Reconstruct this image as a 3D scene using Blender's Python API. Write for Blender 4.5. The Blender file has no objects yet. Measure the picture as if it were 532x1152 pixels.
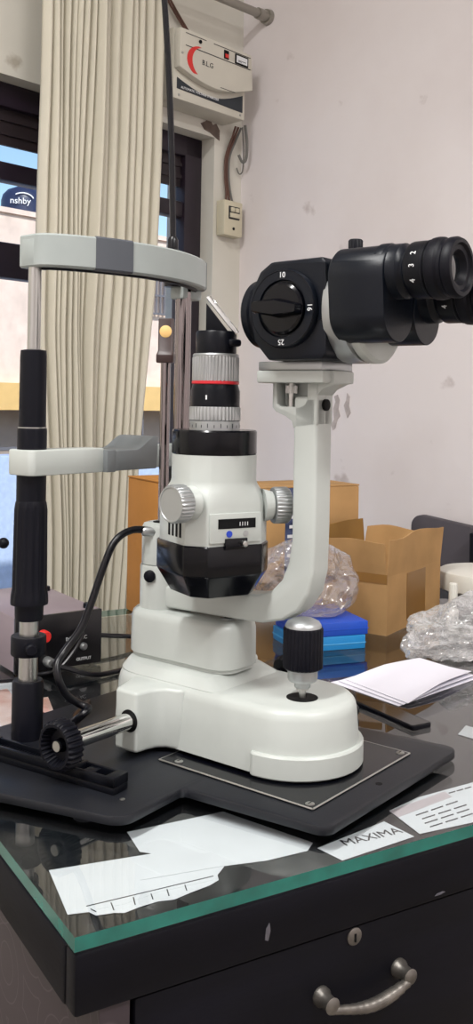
import bpy, bmesh, math, random
from mathutils import Matrix, Vector, noise
random.seed(4)
PI = math.pi
R = math.radians
scn = bpy.context.scene
COL = scn.collection

# ------------------------------------------------------------------ camera
FPX, HC, ROLL = 1100.0, 1.15, R(1.0)
cd = bpy.data.cameras.new('camera')
cam = bpy.data.objects.new('camera', cd)
COL.objects.link(cam)
cam.location = (0, 0, HC)
cam.rotation_mode = 'XYZ'
cam.matrix_world = Matrix.Translation((0, 0, HC)) @ Matrix.Rotation(PI / 2, 4, 'X') @ Matrix.Rotation(ROLL, 4, 'Z')
cd.sensor_fit = 'AUTO'
cd.sensor_width = 36
cd.lens = FPX * 36 / 1152
cd.shift_y = -126 / 1152
cd.clip_start = 0.02
cd.clip_end = 200
scn.camera = cam
cr, sr = math.cos(ROLL), math.sin(ROLL)


def ray(px, py):
    dx, dy = px - 266, py - 450
    return (dx * cr + dy * sr) / FPX, -(-dx * sr + dy * cr) / FPX


def onz(px, py, z):
    X, Z = ray(px, py)
    d = (z - HC) / Z
    return Vector((X * d, d, z))


# ------------------------------------------------------------------ frames
T = 0.76                       # top of the glass on the desk
C_SLIT = Vector((-0.2256, 1.0832, T)); RZ_SLIT = R(52)
C_DESK = onz(84, 1055, T); RZ_DESK = R(90 - 59.1)
C_WALL = Vector((0.002, 3.0, 0)); RZ_WALL = R(90 - 42.5)
M_WALL = Matrix.Translation(C_WALL) @ Matrix.Rotation(RZ_WALL, 4, 'Z')
M_DESK = Matrix.Translation(C_DESK) @ Matrix.Rotation(RZ_DESK, 4, 'Z')
M_SLIT = Matrix.Translation(C_SLIT) @ Matrix.Rotation(RZ_SLIT, 4, 'Z')


def on_desk(px, py, z=T):
    """a point of the photograph lying at height z, in desk coordinates"""
    return M_DESK.inverted() @ onz(px, py, z)


# ------------------------------------------------------------------ materials
def lin(h):
    h = h.lstrip('#')
    o = []
    for i in (0, 2, 4):
        v = int(h[i:i + 2], 16) / 255
        o.append(v / 12.92 if v <= 0.04045 else ((v + 0.055) / 1.055) ** 2.4)
    return (*o, 1)


def mat(name, col, rough=0.5, metal=0.0, spec=0.5, coat=0.0, var=0.0, vscale=8.0, bump=0.0, bscale=60.0, stretch=None, col2=None):
    m = bpy.data.materials.new(name)
    m.use_nodes = True
    nt = m.node_tree
    b = nt.nodes['Principled BSDF']
    c = lin(col)
    b.inputs['Base Color'].default_value = c
    b.inputs['Roughness'].default_value = rough
    b.inputs['Metallic'].default_value = metal
    b.inputs['Specular IOR Level'].default_value = spec
    b.inputs['Coat Weight'].default_value = coat
    tc = nt.nodes.new('ShaderNodeTexCoord')
    mp = nt.nodes.new('ShaderNodeMapping')
    nt.links.new(tc.outputs['Object'], mp.inputs['Vector'])
    if stretch:
        mp.inputs['Scale'].default_value = stretch
    if var > 0 or col2:
        n = nt.nodes.new('ShaderNodeTexNoise')
        n.inputs['Scale'].default_value = vscale
        n.inputs['Detail'].default_value = 6
        nt.links.new(mp.outputs['Vector'], n.inputs['Vector'])
        r = nt.nodes.new('ShaderNodeValToRGB')
        r.color_ramp.elements[0].position = 0.35
        r.color_ramp.elements[1].position = 0.65
        c2 = lin(col2) if col2 else tuple(min(1, v * (1 + var)) for v in c[:3]) + (1,)
        c1 = c if col2 else tuple(v * (1 - var) for v in c[:3]) + (1,)
        r.color_ramp.elements[0].color = c1
        r.color_ramp.elements[1].color = c2
        nt.links.new(n.outputs['Fac'], r.inputs['Fac'])
        nt.links.new(r.outputs['Color'], b.inputs['Base Color'])
    if bump > 0:
        n2 = nt.nodes.new('ShaderNodeTexNoise')
        n2.inputs['Scale'].default_value = bscale
        n2.inputs['Detail'].default_value = 4
        nt.links.new(mp.outputs['Vector'], n2.inputs['Vector'])
        bp = nt.nodes.new('ShaderNodeBump')
        bp.inputs['Strength'].default_value = bump
        bp.inputs['Distance'].default_value = 0.004
        nt.links.new(n2.outputs['Fac'], bp.inputs['Height'])
        nt.links.new(bp.outputs['Normal'], b.inputs['Normal'])
    return m


M = {}
M['white'] = mat('white_enamel', 'B7BCB8', 0.38, spec=0.5, var=0.02, vscale=30)
M['white2'] = mat('headrest_white', '9AA19F', 0.42, var=0.02, vscale=30)
M['grey'] = mat('grey_rubber', '4C5057', 0.55)
M['midgrey'] = mat('grey_plastic', '73787A', 0.5)
M['black'] = mat('black_gloss', '05060C', 0.18, spec=0.3, coat=0.05)
M['satin'] = mat('black_satin', '090B12', 0.36, spec=0.2)
M['anod'] = mat('black_anodised', '0B1019', 0.34, spec=0.24, bump=0.03, bscale=300)
M['rubber'] = mat('black_rubber', '090A13', 0.45, spec=0.18)
M['plate'] = mat('black_powder_coat', '14161C', 0.42, spec=0.4, bump=0.05, bscale=500, var=0.1, vscale=40)
M['chrome'] = mat('chrome', 'D8D8D6', 0.12, metal=1)
M['dimchrome'] = mat('dim_chrome', '8C8484', 0.1, metal=1)  # chrome with its base darkened to stand in for dark reflections
M['steel'] = mat('brushed_steel', 'B9B9B6', 0.28, metal=1)
M['alu'] = mat('satin_aluminium', 'AEB1B2', 0.38, metal=0.8)
M['red'] = mat('red_ring', 'C8242F', 0.4)
M['redbtn'] = mat('red_knob', 'D8322E', 0.3)
M['cream'] = mat('cream_dot', 'E8BE7A', 0.5)
M['brownblk'] = mat('brown_black_plastic', '33211F', 0.4)
M['ink'] = mat('print_white', 'E4E6E8', 0.5)
M['inkdark'] = mat('print_dark', '26282C', 0.6)
M['bluedot'] = mat('blue_dot', '1F3FB0', 0.4)
M['lens'] = mat('lens_glass', '0A1014', 0.05, spec=0.8, coat=0.6)
M['mirror'] = mat('mirror_glass', 'E9EEEE', 0.06, metal=1)
M['cable'] = mat('black_cable', '0A0A10', 0.28, spec=0.35)
M['wood_dark'] = mat('dark_laminate', '0A0A11', 0.45, spec=0.15, var=0.3, vscale=5, bump=0.05, bscale=40, stretch=(1, 1, 6))
M['desktop'] = mat('desk_black', '14171A', 0.1, spec=0.8, var=0.2, vscale=12)
M['bronze'] = mat('worn_metal_handle', '77736E', 0.4, metal=0.85, var=0.25, vscale=60)
M['paper'] = mat('paper', 'C6CBCF', 0.8, spec=0.2, var=0.03, vscale=20)
M['paper2'] = mat('paper_white', 'E2E0EA', 0.8, spec=0.2)
M['cardg'] = mat('card_grey', 'B8B0B4', 0.8, spec=0.2)
M['photo'] = mat('photo_print', 'C99B8C', 0.5, col2='E8DAD6', vscale=18)
M['card'] = mat('cardboard', 'AC875A', 0.8, spec=0.2, var=0.1, vscale=14, bump=0.08, bscale=40)
M['card_in'] = mat('cardboard_inside', '94713F', 0.85, spec=0.15, var=0.1, vscale=10)
M['card_o'] = mat('cardboard_orange', 'B0793C', 0.8, spec=0.2, var=0.08, vscale=8)
M['tape'] = mat('brown_tape', '86602F', 0.4, spec=0.4, var=0.1)
M['tapedark'] = mat('printed_tape', '23304E', 0.45, col2='5A6488', vscale=30)
M['blue_top'] = mat('royal_blue_box', '1D4FBE', 0.4, var=0.06)
M['blue_low'] = mat('bright_blue_box', '1E86C8', 0.4, var=0.06)
M['blue_edge'] = mat('pale_blue_edge', '56A8DA', 0.5)
M['psu_top'] = mat('grey_pink_enamel', '8C7F86', 0.45, var=0.05)
M['psu_front'] = mat('black_panel', '0F0E12', 0.3)
M['frame'] = mat('dark_brown_frame', '241A26', 0.4, var=0.15, vscale=10)
M['blind'] = mat('dark_panel', '2C2226', 0.5, var=0.2, vscale=5)
M['stab'] = mat('stabiliser_cream', 'CFCBBE', 0.5, var=0.03)
M['stabdark'] = mat('stabiliser_dark_panel', '232B33', 0.45)
M['ivory'] = mat('ivory_plastic', 'CFC7AE', 0.45)
M['wire'] = mat('brown_wire', '5A3B30', 0.55)
M['wire2'] = mat('grey_wire', '6B6A66', 0.55)
M['rodm'] = mat('curtain_rod_metal', '9C9890', 0.35, metal=0.6)
M['machine'] = mat('offwhite_plastic', 'D6D4CB', 0.4)
M['charcoal'] = mat('charcoal_board', '4A454B', 0.65, var=0.06)
M['yellow'] = mat('yellow_paint', 'E0B878', 0.8, var=0.05)
M['parapet'] = mat('sky_tinted_render', 'B3C2E0', 0.9, var=0.08, vscale=25, bump=0.3, bscale=50)  # bluish sky shade put into the base colour of the wall
M['tank'] = mat('blue_black_tank', '232B4A', 0.4)
M['street'] = mat('street_grey', '8A857E', 0.9, var=0.1)
M['rail'] = mat('grille_metal', '77747A', 0.5, metal=0.3)
M['ceiling'] = mat('ceiling_white', 'D6D3CE', 0.9, var=0.02)
M['floor'] = mat('floor_tile', '8F877E', 0.35, var=0.08, vscale=3)
M['shutter'] = mat('shutter_grey', 'A9998F', 0.6, var=0.1, vscale=5)
M['gap'] = mat('dark_gap', '08080A', 0.7, spec=0.2)


def wall_mat(name, col, stain, dark):
    m = mat(name, col, 0.85, spec=0.2)
    nt = m.node_tree
    b = nt.nodes['Principled BSDF']
    tc = nt.nodes.new('ShaderNodeTexCoord')
    def nz(scale, detail, lo, hi):
        n = nt.nodes.new('ShaderNodeTexNoise')
        n.inputs['Scale'].default_value = scale
        n.inputs['Detail'].default_value = detail
        nt.links.new(tc.outputs['Object'], n.inputs['Vector'])
        r = nt.nodes.new('ShaderNodeMapRange')
        r.inputs['From Min'].default_value = lo
        r.inputs['From Max'].default_value = hi
        nt.links.new(n.outputs['Fac'], r.inputs['Value'])
        return r.outputs['Result'], n
    def mix(a, colb, f):
        x = nt.nodes.new('ShaderNodeMix')
        x.data_type = 'RGBA'
        if isinstance(a, tuple):
            x.inputs['A'].default_value = a
        else:
            nt.links.new(a, x.inputs['A'])
        x.inputs['B'].default_value = colb
        nt.links.new(f, x.inputs['Factor'])
        return x.outputs['Result']
    f1, _ = nz(2.2, 5, 0.45, 0.75)
    f2, n2 = nz(9, 8, 0.66, 0.74)
    c = mix(lin(col), lin(stain), f1)
    c = mix(c, lin(dark), f2)
    nt.links.new(c, b.inputs['Base Color'])
    bp = nt.nodes.new('ShaderNodeBump')
    bp.inputs['Strength'].default_value = 0.25
    bp.inputs['Distance'].default_value = 0.005
    nt.links.new(n2.outputs['Fac'], bp.inputs['Height'])
    nt.links.new(bp.outputs['Normal'], b.inputs['Normal'])
    return m


M['wall'] = wall_mat('old_white_wall', 'E6E0E0', 'DBD3D2', 'C4BAB8')
M['wall_w'] = wall_mat('window_wall_paint', 'D9D6CC', 'D0CCC0', 'B4AC9E')
M['peel'] = mat('bare_plaster', 'B9B0AE', 0.9, var=0.15, vscale=40)
M['chip'] = mat('worn_edge', '55535A', 0.6)
M['peel2'] = mat('damp_stain', '6E6058', 0.9, var=0.25, vscale=30)
M['facade'] = mat('pink_stucco', 'E6CFC2', 0.9, var=0.1, vscale=6, bump=0.2, bscale=20)


def fabric_mat():
    m = mat('cream_curtain', 'DED9C8', 0.9, spec=0.15, var=0.03, vscale=4, bump=0.1, bscale=300)
    nt = m.node_tree
    b = nt.nodes['Principled BSDF']
    out = nt.nodes['Material Output']
    tr = nt.nodes.new('ShaderNodeBsdfTranslucent')
    tr.inputs['Color'].default_value = lin('CFC8AE')
    mx = nt.nodes.new('ShaderNodeMixShader')
    mx.inputs['Fac'].default_value = 0.12
    nt.links.new(b.outputs[0], mx.inputs[1])
    nt.links.new(tr.outputs[0], mx.inputs[2])
    nt.links.new(mx.outputs[0], out.inputs['Surface'])
    return m


M['curtain'] = fabric_mat()


def glass_mat(name, tint, rough=0.0, ior=1.5):
    m = bpy.data.materials.new(name)
    m.use_nodes = True
    nt = m.node_tree
    nt.nodes.remove(nt.nodes['Principled BSDF'])
    out = nt.nodes['Material Output']
    t = nt.nodes.new('ShaderNodeBsdfTransparent')
    t.inputs['Color'].default_value = lin(tint)
    g = nt.nodes.new('ShaderNodeBsdfGlossy')
    g.inputs['Roughness'].default_value = rough
    g.inputs['Color'].default_value = (1, 1, 1, 1)
    fr = nt.nodes.new('ShaderNodeFresnel')
    fr.inputs['IOR'].default_value = ior
    geo = nt.nodes.new('ShaderNodeNewGeometry')
    inv = nt.nodes.new('ShaderNodeMath'); inv.operation = 'SUBTRACT'; inv.inputs[0].default_value = 1.0
    nt.links.new(geo.outputs['Backfacing'], inv.inputs[1])
    mul = nt.nodes.new('ShaderNodeMath'); mul.operation = 'MULTIPLY'
    nt.links.new(fr.outputs[0], mul.inputs[0])
    nt.links.new(inv.outputs[0], mul.inputs[1])
    mx = nt.nodes.new('ShaderNodeMixShader')
    nt.links.new(mul.outputs[0], mx.inputs['Fac'])
    nt.links.new(t.outputs[0], mx.inputs[1])
    nt.links.new(g.outputs[0], mx.inputs[2])
    nt.links.new(mx.outputs[0], out.inputs['Surface'])
    return m


M['glass'] = glass_mat('table_glass', 'FBFCFC', 0.015, 1.62)
M['pane'] = glass_mat('window_glass', 'F4F8FA')
M['glassedge'] = mat('green_glass_edge', '15695F', 0.12, spec=0.8, var=0.25, vscale=25)


def bag_mat(name, opac, tint, milk=0.22):
    m = bpy.data.materials.new(name)
    m.use_nodes = True
    nt = m.node_tree
    nt.nodes.remove(nt.nodes['Principled BSDF'])
    out = nt.nodes['Material Output']
    gl_ = nt.nodes.new('ShaderNodeBsdfGlossy')
    gl_.inputs['Roughness'].default_value = 0.12
    df = nt.nodes.new('ShaderNodeBsdfDiffuse')
    df.inputs['Color'].default_value = lin(tint)
    m1 = nt.nodes.new('ShaderNodeMixShader')
    m1.inputs['Fac'].default_value = milk
    nt.links.new(gl_.outputs[0], m1.inputs[1])
    nt.links.new(df.outputs[0], m1.inputs[2])
    tc = nt.nodes.new('ShaderNodeTexCoord')
    v = nt.nodes.new('ShaderNodeTexNoise')
    v.inputs['Scale'].default_value = 15
    v.inputs['Detail'].default_value = 1.5
    v.inputs['Distortion'].default_value = 3.0
    nt.links.new(tc.outputs['Object'], v.inputs['Vector'])
    bp = nt.nodes.new('ShaderNodeBump')
    bp.inputs['Strength'].default_value = 1.0
    bp.inputs['Distance'].default_value = 0.016
    nt.links.new(v.outputs['Fac'], bp.inputs['Height'])
    nt.links.new(bp.outputs['Normal'], gl_.inputs['Normal'])
    t = nt.nodes.new('ShaderNodeBsdfTransparent')
    t.inputs['Color'].default_value = (0.97, 0.97, 0.98, 1)
    lw = nt.nodes.new('ShaderNodeLayerWeight')
    lw.inputs['Blend'].default_value = 0.3
    nt.links.new(bp.outputs['Normal'], lw.inputs['Normal'])
    mr = nt.nodes.new('ShaderNodeMapRange')
    mr.inputs['To Min'].default_value = opac
    mr.inputs['To Max'].default_value = min(1, opac + 0.75)
    nt.links.new(lw.outputs['Facing'], mr.inputs['Value'])
    mx = nt.nodes.new('ShaderNodeMixShader')
    nt.links.new(mr.outputs['Result'], mx.inputs['Fac'])
    nt.links.new(t.outputs[0], mx.inputs[1])
    nt.links.new(m1.outputs[0], mx.inputs[2])
    nt.links.new(mx.outputs[0], out.inputs['Surface'])
    return m


M['bag'] = bag_mat('clear_polythene', 0.14, 'EDEBF0')
M['bag2'] = bag_mat('clear_polythene_white', 0.24, 'F4F5F5', 0.4)


def side_panel_mat():
    """dark laminate printed with faint swirls"""
    m = mat('swirl_laminate', '2A2328', 0.4)
    nt = m.node_tree
    b = nt.nodes['Principled BSDF']
    tc = nt.nodes.new('ShaderNodeTexCoord')
    vo = nt.nodes.new('ShaderNodeTexVoronoi')
    vo.inputs['Scale'].default_value = 14
    vo.inputs['Randomness'].default_value = 0.8
    nt.links.new(tc.outputs['Object'], vo.inputs['Vector'])
    w = nt.nodes.new('ShaderNodeMath'); w.operation = 'MULTIPLY'; w.inputs[1].default_value = 30
    nt.links.new(vo.outputs['Distance'], w.inputs[0])
    s = nt.nodes.new('ShaderNodeMath'); s.operation = 'SINE'
    nt.links.new(w.outputs[0], s.inputs[0])
    r = nt.nodes.new('ShaderNodeValToRGB')
    r.color_ramp.elements[0].position = 0.93
    r.color_ramp.elements[1].position = 1.0
    r.color_ramp.elements[0].color = lin('352C31')
    r.color_ramp.elements[1].color = lin('4A4046')
    nt.links.new(s.outputs[0], r.inputs['Fac'])
    nt.links.new(r.outputs['Color'], b.inputs['Base Color'])
    return m


M['swirl'] = side_panel_mat()


# ------------------------------------------------------------------ mesh builder
def basis(o, xd, yd):
    x = Vector(xd).normalized(); y = Vector(yd).normalized(); z = x.cross(y).normalized()
    y = z.cross(x)
    m = Matrix((x, y, z)).transposed().to_4x4()
    m.translation = Vector(o)
    return m


def axis(o, zd):
    z = Vector(zd).normalized()
    h = Vector((0, 0, 1)) if abs(z.z) < 0.9 else Vector((0, 1, 0))
    x = h.cross(z).normalized()
    y = z.cross(x)
    m = Matrix((x, y, z)).transposed().to_4x4()
    m.translation = Vector(o)
    return m


_tmp = bpy.data.meshes.new('tmp')


class MB:
    def __init__(self, *mats):
        self.bm = bmesh.new()
        self.mats = [M[x] for x in mats]
        self.i = 0

    def use(self, i):
        self.i = i
        return self

    def _merge(self, t, mx=None):
        bmesh.ops.recalc_face_normals(t, faces=t.faces)
        if mx is not None:
            t.transform(mx)
            if mx.determinant() < 0:
                bmesh.ops.reverse_faces(t, faces=t.faces)
        for f in t.faces:
            f.material_index = self.i
        t.to_mesh(_tmp)
        t.free()
        self.bm.from_mesh(_tmp)
        return self

    def _bev(self, t, b, seg=2, ang=0.5):
        if b > 0:
            es = [e for e in t.edges if len(e.link_faces) == 2 and e.calc_face_angle() > ang]
            bmesh.ops.bevel(t, geom=es, offset=b, segments=seg, profile=0.5, affect='EDGES', clamp_overlap=True)

    def box(self, lo, hi, bev=0.0, mx=None, seg=2):
        t = bmesh.new()
        bmesh.ops.create_cube(t, size=1)
        lo, hi = Vector(lo), Vector(hi)
        c, s = (lo + hi) / 2, hi - lo
        for v in t.verts:
            v.co = Vector((c.x + v.co.x * s.x, c.y + v.co.y * s.y, c.z + v.co.z * s.z))
        self._bev(t, bev, seg)
        return self._merge(t, mx)

    def loft(self, loops, mx=None, bev=0.0, close=True, seg=2):
        """loops: lists of 3-D points, same count"""
        t = bmesh.new()
        rings = [[t.verts.new(p) for p in l] for l in loops]
        n = len(rings[0])
        for a, b in zip(rings, rings[1:]):
            for k in range(n):
                t.faces.new((a[k], a[(k + 1) % n], b[(k + 1) % n], b[k]))
        if close:
            t.faces.new(list(reversed(rings[0])))
            t.faces.new(rings[-1])
        bmesh.ops.recalc_face_normals(t, faces=t.faces)
        self._bev(t, bev, seg)
        return self._merge(t, mx)

    def prism(self, poly, z0, z1, mx=None, bev=0.0, seg=2):
        return self.loft([[(p[0], p[1], z0) for p in poly], [(p[0], p[1], z1) for p in poly]], mx, bev, True, seg)

    def lathe(self, prof, mx=None, seg=40, flute=None):
        """prof (r, z); flute = (z0, z1, depth, n): alternate vertices are pulled in between z0 and z1"""
        t = bmesh.new()
        if flute:
            seg = flute[3] * 4
        rings = []
        for r, z in prof:
            ring = []
            for k in range(seg):
                a = 2 * PI * k / seg
                rr = max(r, 1e-5)
                if flute and flute[0] <= z <= flute[1] and (k // 2) % 2:
                    rr -= flute[2]
                ring.append(t.verts.new((rr * math.cos(a), rr * math.sin(a), z)))
            rings.append(ring)
        for a, b in zip(rings, rings[1:]):
            for k in range(seg):
                t.faces.new((a[k], a[(k + 1) % seg], b[(k + 1) % seg], b[k]))
        t.faces.new(list(reversed(rings[0])))
        t.faces.new(rings[-1])
        return self._merge(t, mx)

    def cyl(self, p0, p1, r0, r1=None, seg=32, bev=0.0):
        r1 = r0 if r1 is None else r1
        p0, p1 = Vector(p0), Vector(p1)
        L = (p1 - p0).length
        if bev:
            pr = [(r0 - bev, 0), (r0, bev), (r1, L - bev), (r1 - bev, L)]
        else:
            pr = [(r0, 0), (r1, L)]
        return self.lathe(pr, axis(p0, p1 - p0), seg)

    def tube(self, pts, r, seg=12, smooth=6):
        P = [Vector(p) for p in pts]
        if smooth and len(P) > 2:
            Q = []
            for i in range(len(P) - 1):
                a, b, c, d = P[max(i - 1, 0)], P[i], P[i + 1], P[min(i + 2, len(P) - 1)]
                for k in range(smooth):
                    u = k / smooth
                    Q.append(0.5 * ((2 * b) + (c - a) * u + (2 * a - 5 * b + 4 * c - d) * u * u + (3 * b - a - 3 * c + d) * u ** 3))
            Q.append(P[-1])
            P = Q
        loops = []
        up = None
        for i, p in enumerate(P):
            d = (P[min(i + 1, len(P) - 1)] - P[max(i - 1, 0)]).normalized()
            if up is None:
                up = Vector((0, 0, 1)) if abs(d.z) < 0.9 else Vector((1, 0, 0))
            x = up.cross(d)
            x.normalize()
            y = d.cross(x)
            up = y
            rr = r[min(i * len(r) // len(P), len(r) - 1)] if isinstance(r, (list, tuple)) else r
            loops.append([p + x * rr * math.cos(2 * PI * k / seg) + y * rr * math.sin(2 * PI * k / seg) for k in range(seg)])
        return self.loft(loops)

    def sphere(self, c, r, sc=(1, 1, 1), seg=24):
        t = bmesh.new()
        bmesh.ops.create_uvsphere(t, u_segments=seg, v_segments=seg // 2, radius=r)
        for v in t.verts:
            v.co = Vector((v.co.x * sc[0] + c[0], v.co.y * sc[1] + c[1], v.co.z * sc[2] + c[2]))
        return self._merge(t)

    def build(self, name, parent=None, smooth=True, sharp=0.6):
        me = bpy.data.meshes.new(name)
        if smooth:
            for f in self.bm.faces:
                f.smooth = True
            for e in self.bm.edges:
                if len(e.link_faces) == 2 and e.calc_face_angle(0) > sharp:
                    e.smooth = False
        self.bm.to_mesh(me)
        self.bm.free()
        for m in self.mats:
            me.materials.append(m)
        o = bpy.data.objects.new(name, me)
        COL.objects.link(o)
        if parent:
            o.parent = parent
        return o


def rpoly(pts, rad, n=6):
    """polygon with rounded corners; rad one number or one per corner"""
    out = []
    N = len(pts)
    for i in range(N):
        p = Vector(pts[i][:2]); a = Vector(pts[i - 1][:2]); b = Vector(pts[(i + 1) % N][:2])
        r = rad[i] if isinstance(rad, (list, tuple)) else rad
        u, v = (a - p).normalized(), (b - p).normalized()
        ang = u.angle(v)
        if r <= 0 or ang > 3.1:
            out.append((p.x, p.y)); continue
        d = min(r / math.tan(ang / 2), (a - p).length * 0.49, (b - p).length * 0.49)
        rr = d * math.tan(ang / 2)
        cen = p + (u + v).normalized() * (rr / math.sin(ang / 2))
        s, e = p + u * d - cen, p + v * d - cen
        a0 = math.atan2(s.y, s.x); a1 = math.atan2(e.y, e.x)
        da = (a1 - a0 + PI) % (2 * PI) - PI
        for k in range(n + 1):
            t = a0 + da * k / n
            out.append((cen.x + rr * math.cos(t), cen.y + rr * math.sin(t)))
    return out


def offset_poly(poly, d):
    """shrink a ccw closed polygon by d"""
    out = []
    N = len(poly)
    for i in range(N):
        p, a, b = Vector(poly[i]), Vector(poly[i - 1]), Vector(poly[(i + 1) % N])
        e = (b - a)
        if e.length < 1e-9:
            out.append(tuple(p)); continue
        e.normalize()
        nrm = Vector((-e.y, e.x))
        out.append((p.x + nrm.x * d, p.y + nrm.y * d))
    return out


def tag(o, label, cat, group=None, kind=None):
    if label: o['label'] = label
    if cat: o['category'] = cat
    if group: o['group'] = group
    if kind: o['kind'] = kind
    return o


def thing(name, label, cat, mx=None, group=None):
    o = bpy.data.objects.new(name, None)
    o.empty_display_size = 0.05
    COL.objects.link(o)
    if mx is not None:
        o.matrix_world = mx
    return tag(o, label, cat, group)


def struct(o, name=None):
    o['kind'] = 'structure'
    return o


def text(parent, name, body, size, mx, m, ext=0.0002, align='CENTER', sx=1.0):
    cu = bpy.data.curves.new(name, 'FONT')
    cu.body = body
    cu.size = size
    cu.align_x = align
    cu.align_y = 'CENTER'
    cu.extrude = ext
    cu.resolution_u = 3
    ob = bpy.data.objects.new(name + '_src', cu)
    COL.objects.link(ob)
    dg = bpy.context.evaluated_depsgraph_get()
    me = bpy.data.meshes.new_from_object(ob.evaluated_get(dg))
    bpy.data.objects.remove(ob)
    bpy.data.curves.remove(cu)
    me.transform(mx @ Matrix.Diagonal((sx, 1, 1, 1)))
    me.name = name
    me.materials.clear()
    me.materials.append(M[m])
    o = bpy.data.objects.new(name, me)
    COL.objects.link(o)
    o.parent = parent
    return o


# ================================================================== SETTING
def on_wall(mb, name):
    o = mb.build(name)
    o.matrix_world = M_WALL
    return struct(o)


ZC = 3.0
OT0, OT1, OZ0, OZ1 = 0.12, 1.65, 0.05, 1.93       # window opening
b = MB('wall_w')
b.box((-OT0, 0, 0), (0.2, 0.2, ZC))
b.box((-OT1, 0, OZ1), (-OT0, 0.2, ZC))
b.box((-OT1, 0, 0), (-OT0, 0.2, OZ0))
b.box((-3.8, 0, 0), (-OT1, 0.2, ZC))
wback = on_wall(b, 'wall_back')
b = MB('peel2')
pts = [(0.10, 1.925), (0.10, 1.955), (0.085, 1.972), (0.07, 1.965), (0.055, 1.985), (0.04, 1.97), (0.02, 1.96), (0.035, 1.945), (0.06, 1.94), (0.085, 1.93)]
b.prism([(-OT0 - 0.10 + q[0] + 0.02, q[1]) for q in pts], -0.001, 0.002, basis((0, 0, 0), (1, 0, 0), (0, 0, 1)))
st = b.build('damp_stain', wback)
b = MB('wall'); b.box((0, -4.6, 0), (0.2, 0.0, ZC)); wright = on_wall(b, 'wall_right')
b = MB('wall'); b.box((-4.0, -4.6, 0), (-3.8, 0.2, ZC)); on_wall(b, 'wall_left')
b = MB('wall'); b.box((-4.0, -4.8, 0), (0.2, -4.6, ZC)); on_wall(b, 'wall_front')
b = MB('floor'); b.box((-4.0, -4.8, -0.1), (0.2, 0.2, 0)); on_wall(b, 'floor')
b = MB('ceiling'); b.box((-4.0, -4.8, ZC), (0.2, 0.2, ZC + 0.1)); on_wall(b, 'ceiling')
# flaked plaster on the right wall
for k, poly in enumerate([
        [(-0.362, 1.085), (-0.372, 1.10), (-0.369, 1.13), (-0.376, 1.15), (-0.371, 1.165), (-0.383, 1.17), (-0.39, 1.155), (-0.386, 1.13), (-0.392, 1.11), (-0.383, 1.10), (-0.376, 1.075), (-0.368, 1.07)],
        [(-0.405, 1.14), (-0.413, 1.155), (-0.415, 1.175), (-0.424, 1.165), (-0.422, 1.14), (-0.428, 1.12), (-0.418, 1.105), (-0.412, 1.12)]]):
    b = MB('peel')
    b.prism(poly, -0.0012, 0.0012, basis((-0.0012, 0, 0), (0, 1, 0), (0, 0, 1)))
    b.build('flaked_patch', wright)

# window: frame, sash rails, blind panel, panes
win = thing('window_1', None, None, M_WALL); struct(win)
Y0, Y1 = 0.05, 0.10
b = MB('frame')
b.box((-OT0 - 0.07, Y0, OZ0), (-OT0, Y1, OZ1), 0.004)
b.box((-OT1, Y0, OZ0), (-OT1 + 0.07, Y1, OZ1), 0.004)
b.box((-OT1, Y0, OZ1 - 0.06), (-OT0, Y1, OZ1), 0.004)
b.box((-0.66, Y0, OZ0), (-0.58, Y1, OZ1), 0.004)
b.box((-1.2, Y0, OZ0), (-1.12, Y1, OZ1), 0.004)
b.build('window_frame', win)
b = MB('frame')
b.box((-OT1 + 0.07, Y0 + 0.005, 1.688), (-OT0 - 0.07, Y1 - 0.005, 1.735), 0.006)
b.box((-OT1 + 0.07, Y0 + 0.005, 1.445), (-0.66, Y1 - 0.005, 1.535), 0.006)
b.box((-OT1 + 0.07, Y0 + 0.005, OZ0), (-OT0 - 0.07, Y1 - 0.005, 0.14), 0.006)
b.build('sash_rail', win)
b = MB('blind')
b.box((-OT1 + 0.07, Y0 + 0.02, 1.780), (-OT0 - 0.07, Y1 - 0.02, OZ1 - 0.06))
for k in range(1, 3):
    b.box((-OT1 + 0.07, Y0 + 0.014, 1.780 + 0.035 * k), (-OT0 - 0.07, Y0 + 0.022, 1.769 + 0.035 * k))
b.build('blind_panel', win)
b = MB('pane')
b.box((-OT1 + 0.06, 0.074, OZ0), (-OT0 - 0.06, 0.078, 1.78))
b.build('window_pane', win)

# ------------------------------------------------------------------ outside
fac = thing('facade', 'sunlit pink stucco building with yellow band across the street, seen through window', 'building', M_WALL)


def wall_at(px, py, y):
    X, Z = ray(px, py)
    inv = M_WALL.inverted()
    o = inv @ Vector((0, 0, HC)); q = inv @ Vector((X, 1, HC + Z)); d = q - o
    return o + d * ((y - o.y) / d.y)


YF = 6.0
zt = wall_at(20, 236, YF).z
z1 = wall_at(20, 431, YF).z
z2 = wall_at(10, 461, YF).z
z3 = wall_at(10, 520, YF).z
b = MB('facade', 'gap')
b.box((-9, YF, z1), (16, YF + 2, zt))
b.box((-9, YF - 0.03, zt - 0.05), (16, YF, zt))
b.build('stucco_wall', fac)
b = MB('yellow'); b.box((-9, YF - 0.12, z2), (16, YF + 2, z1)); b.build('yellow_band', fac)
b = MB('shutter'); b.box((-9, YF + 0.3, -3.0), (16, YF + 2, z2)); b.build('ground_storey', fac)
b = MB('rail')
for k in range(48):
    x = -8.5 + k * 0.5
    b.box((x, YF - 0.02, z3 - 0.5), (x + 0.02, YF, z2), 0)
for z in (z3, z3 + 0.12, z3 - 0.3):
    b.box((-8.6, YF - 0.03, z), (15.5, YF, z + 0.03))
b.build('shop_railing', fac)
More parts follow.
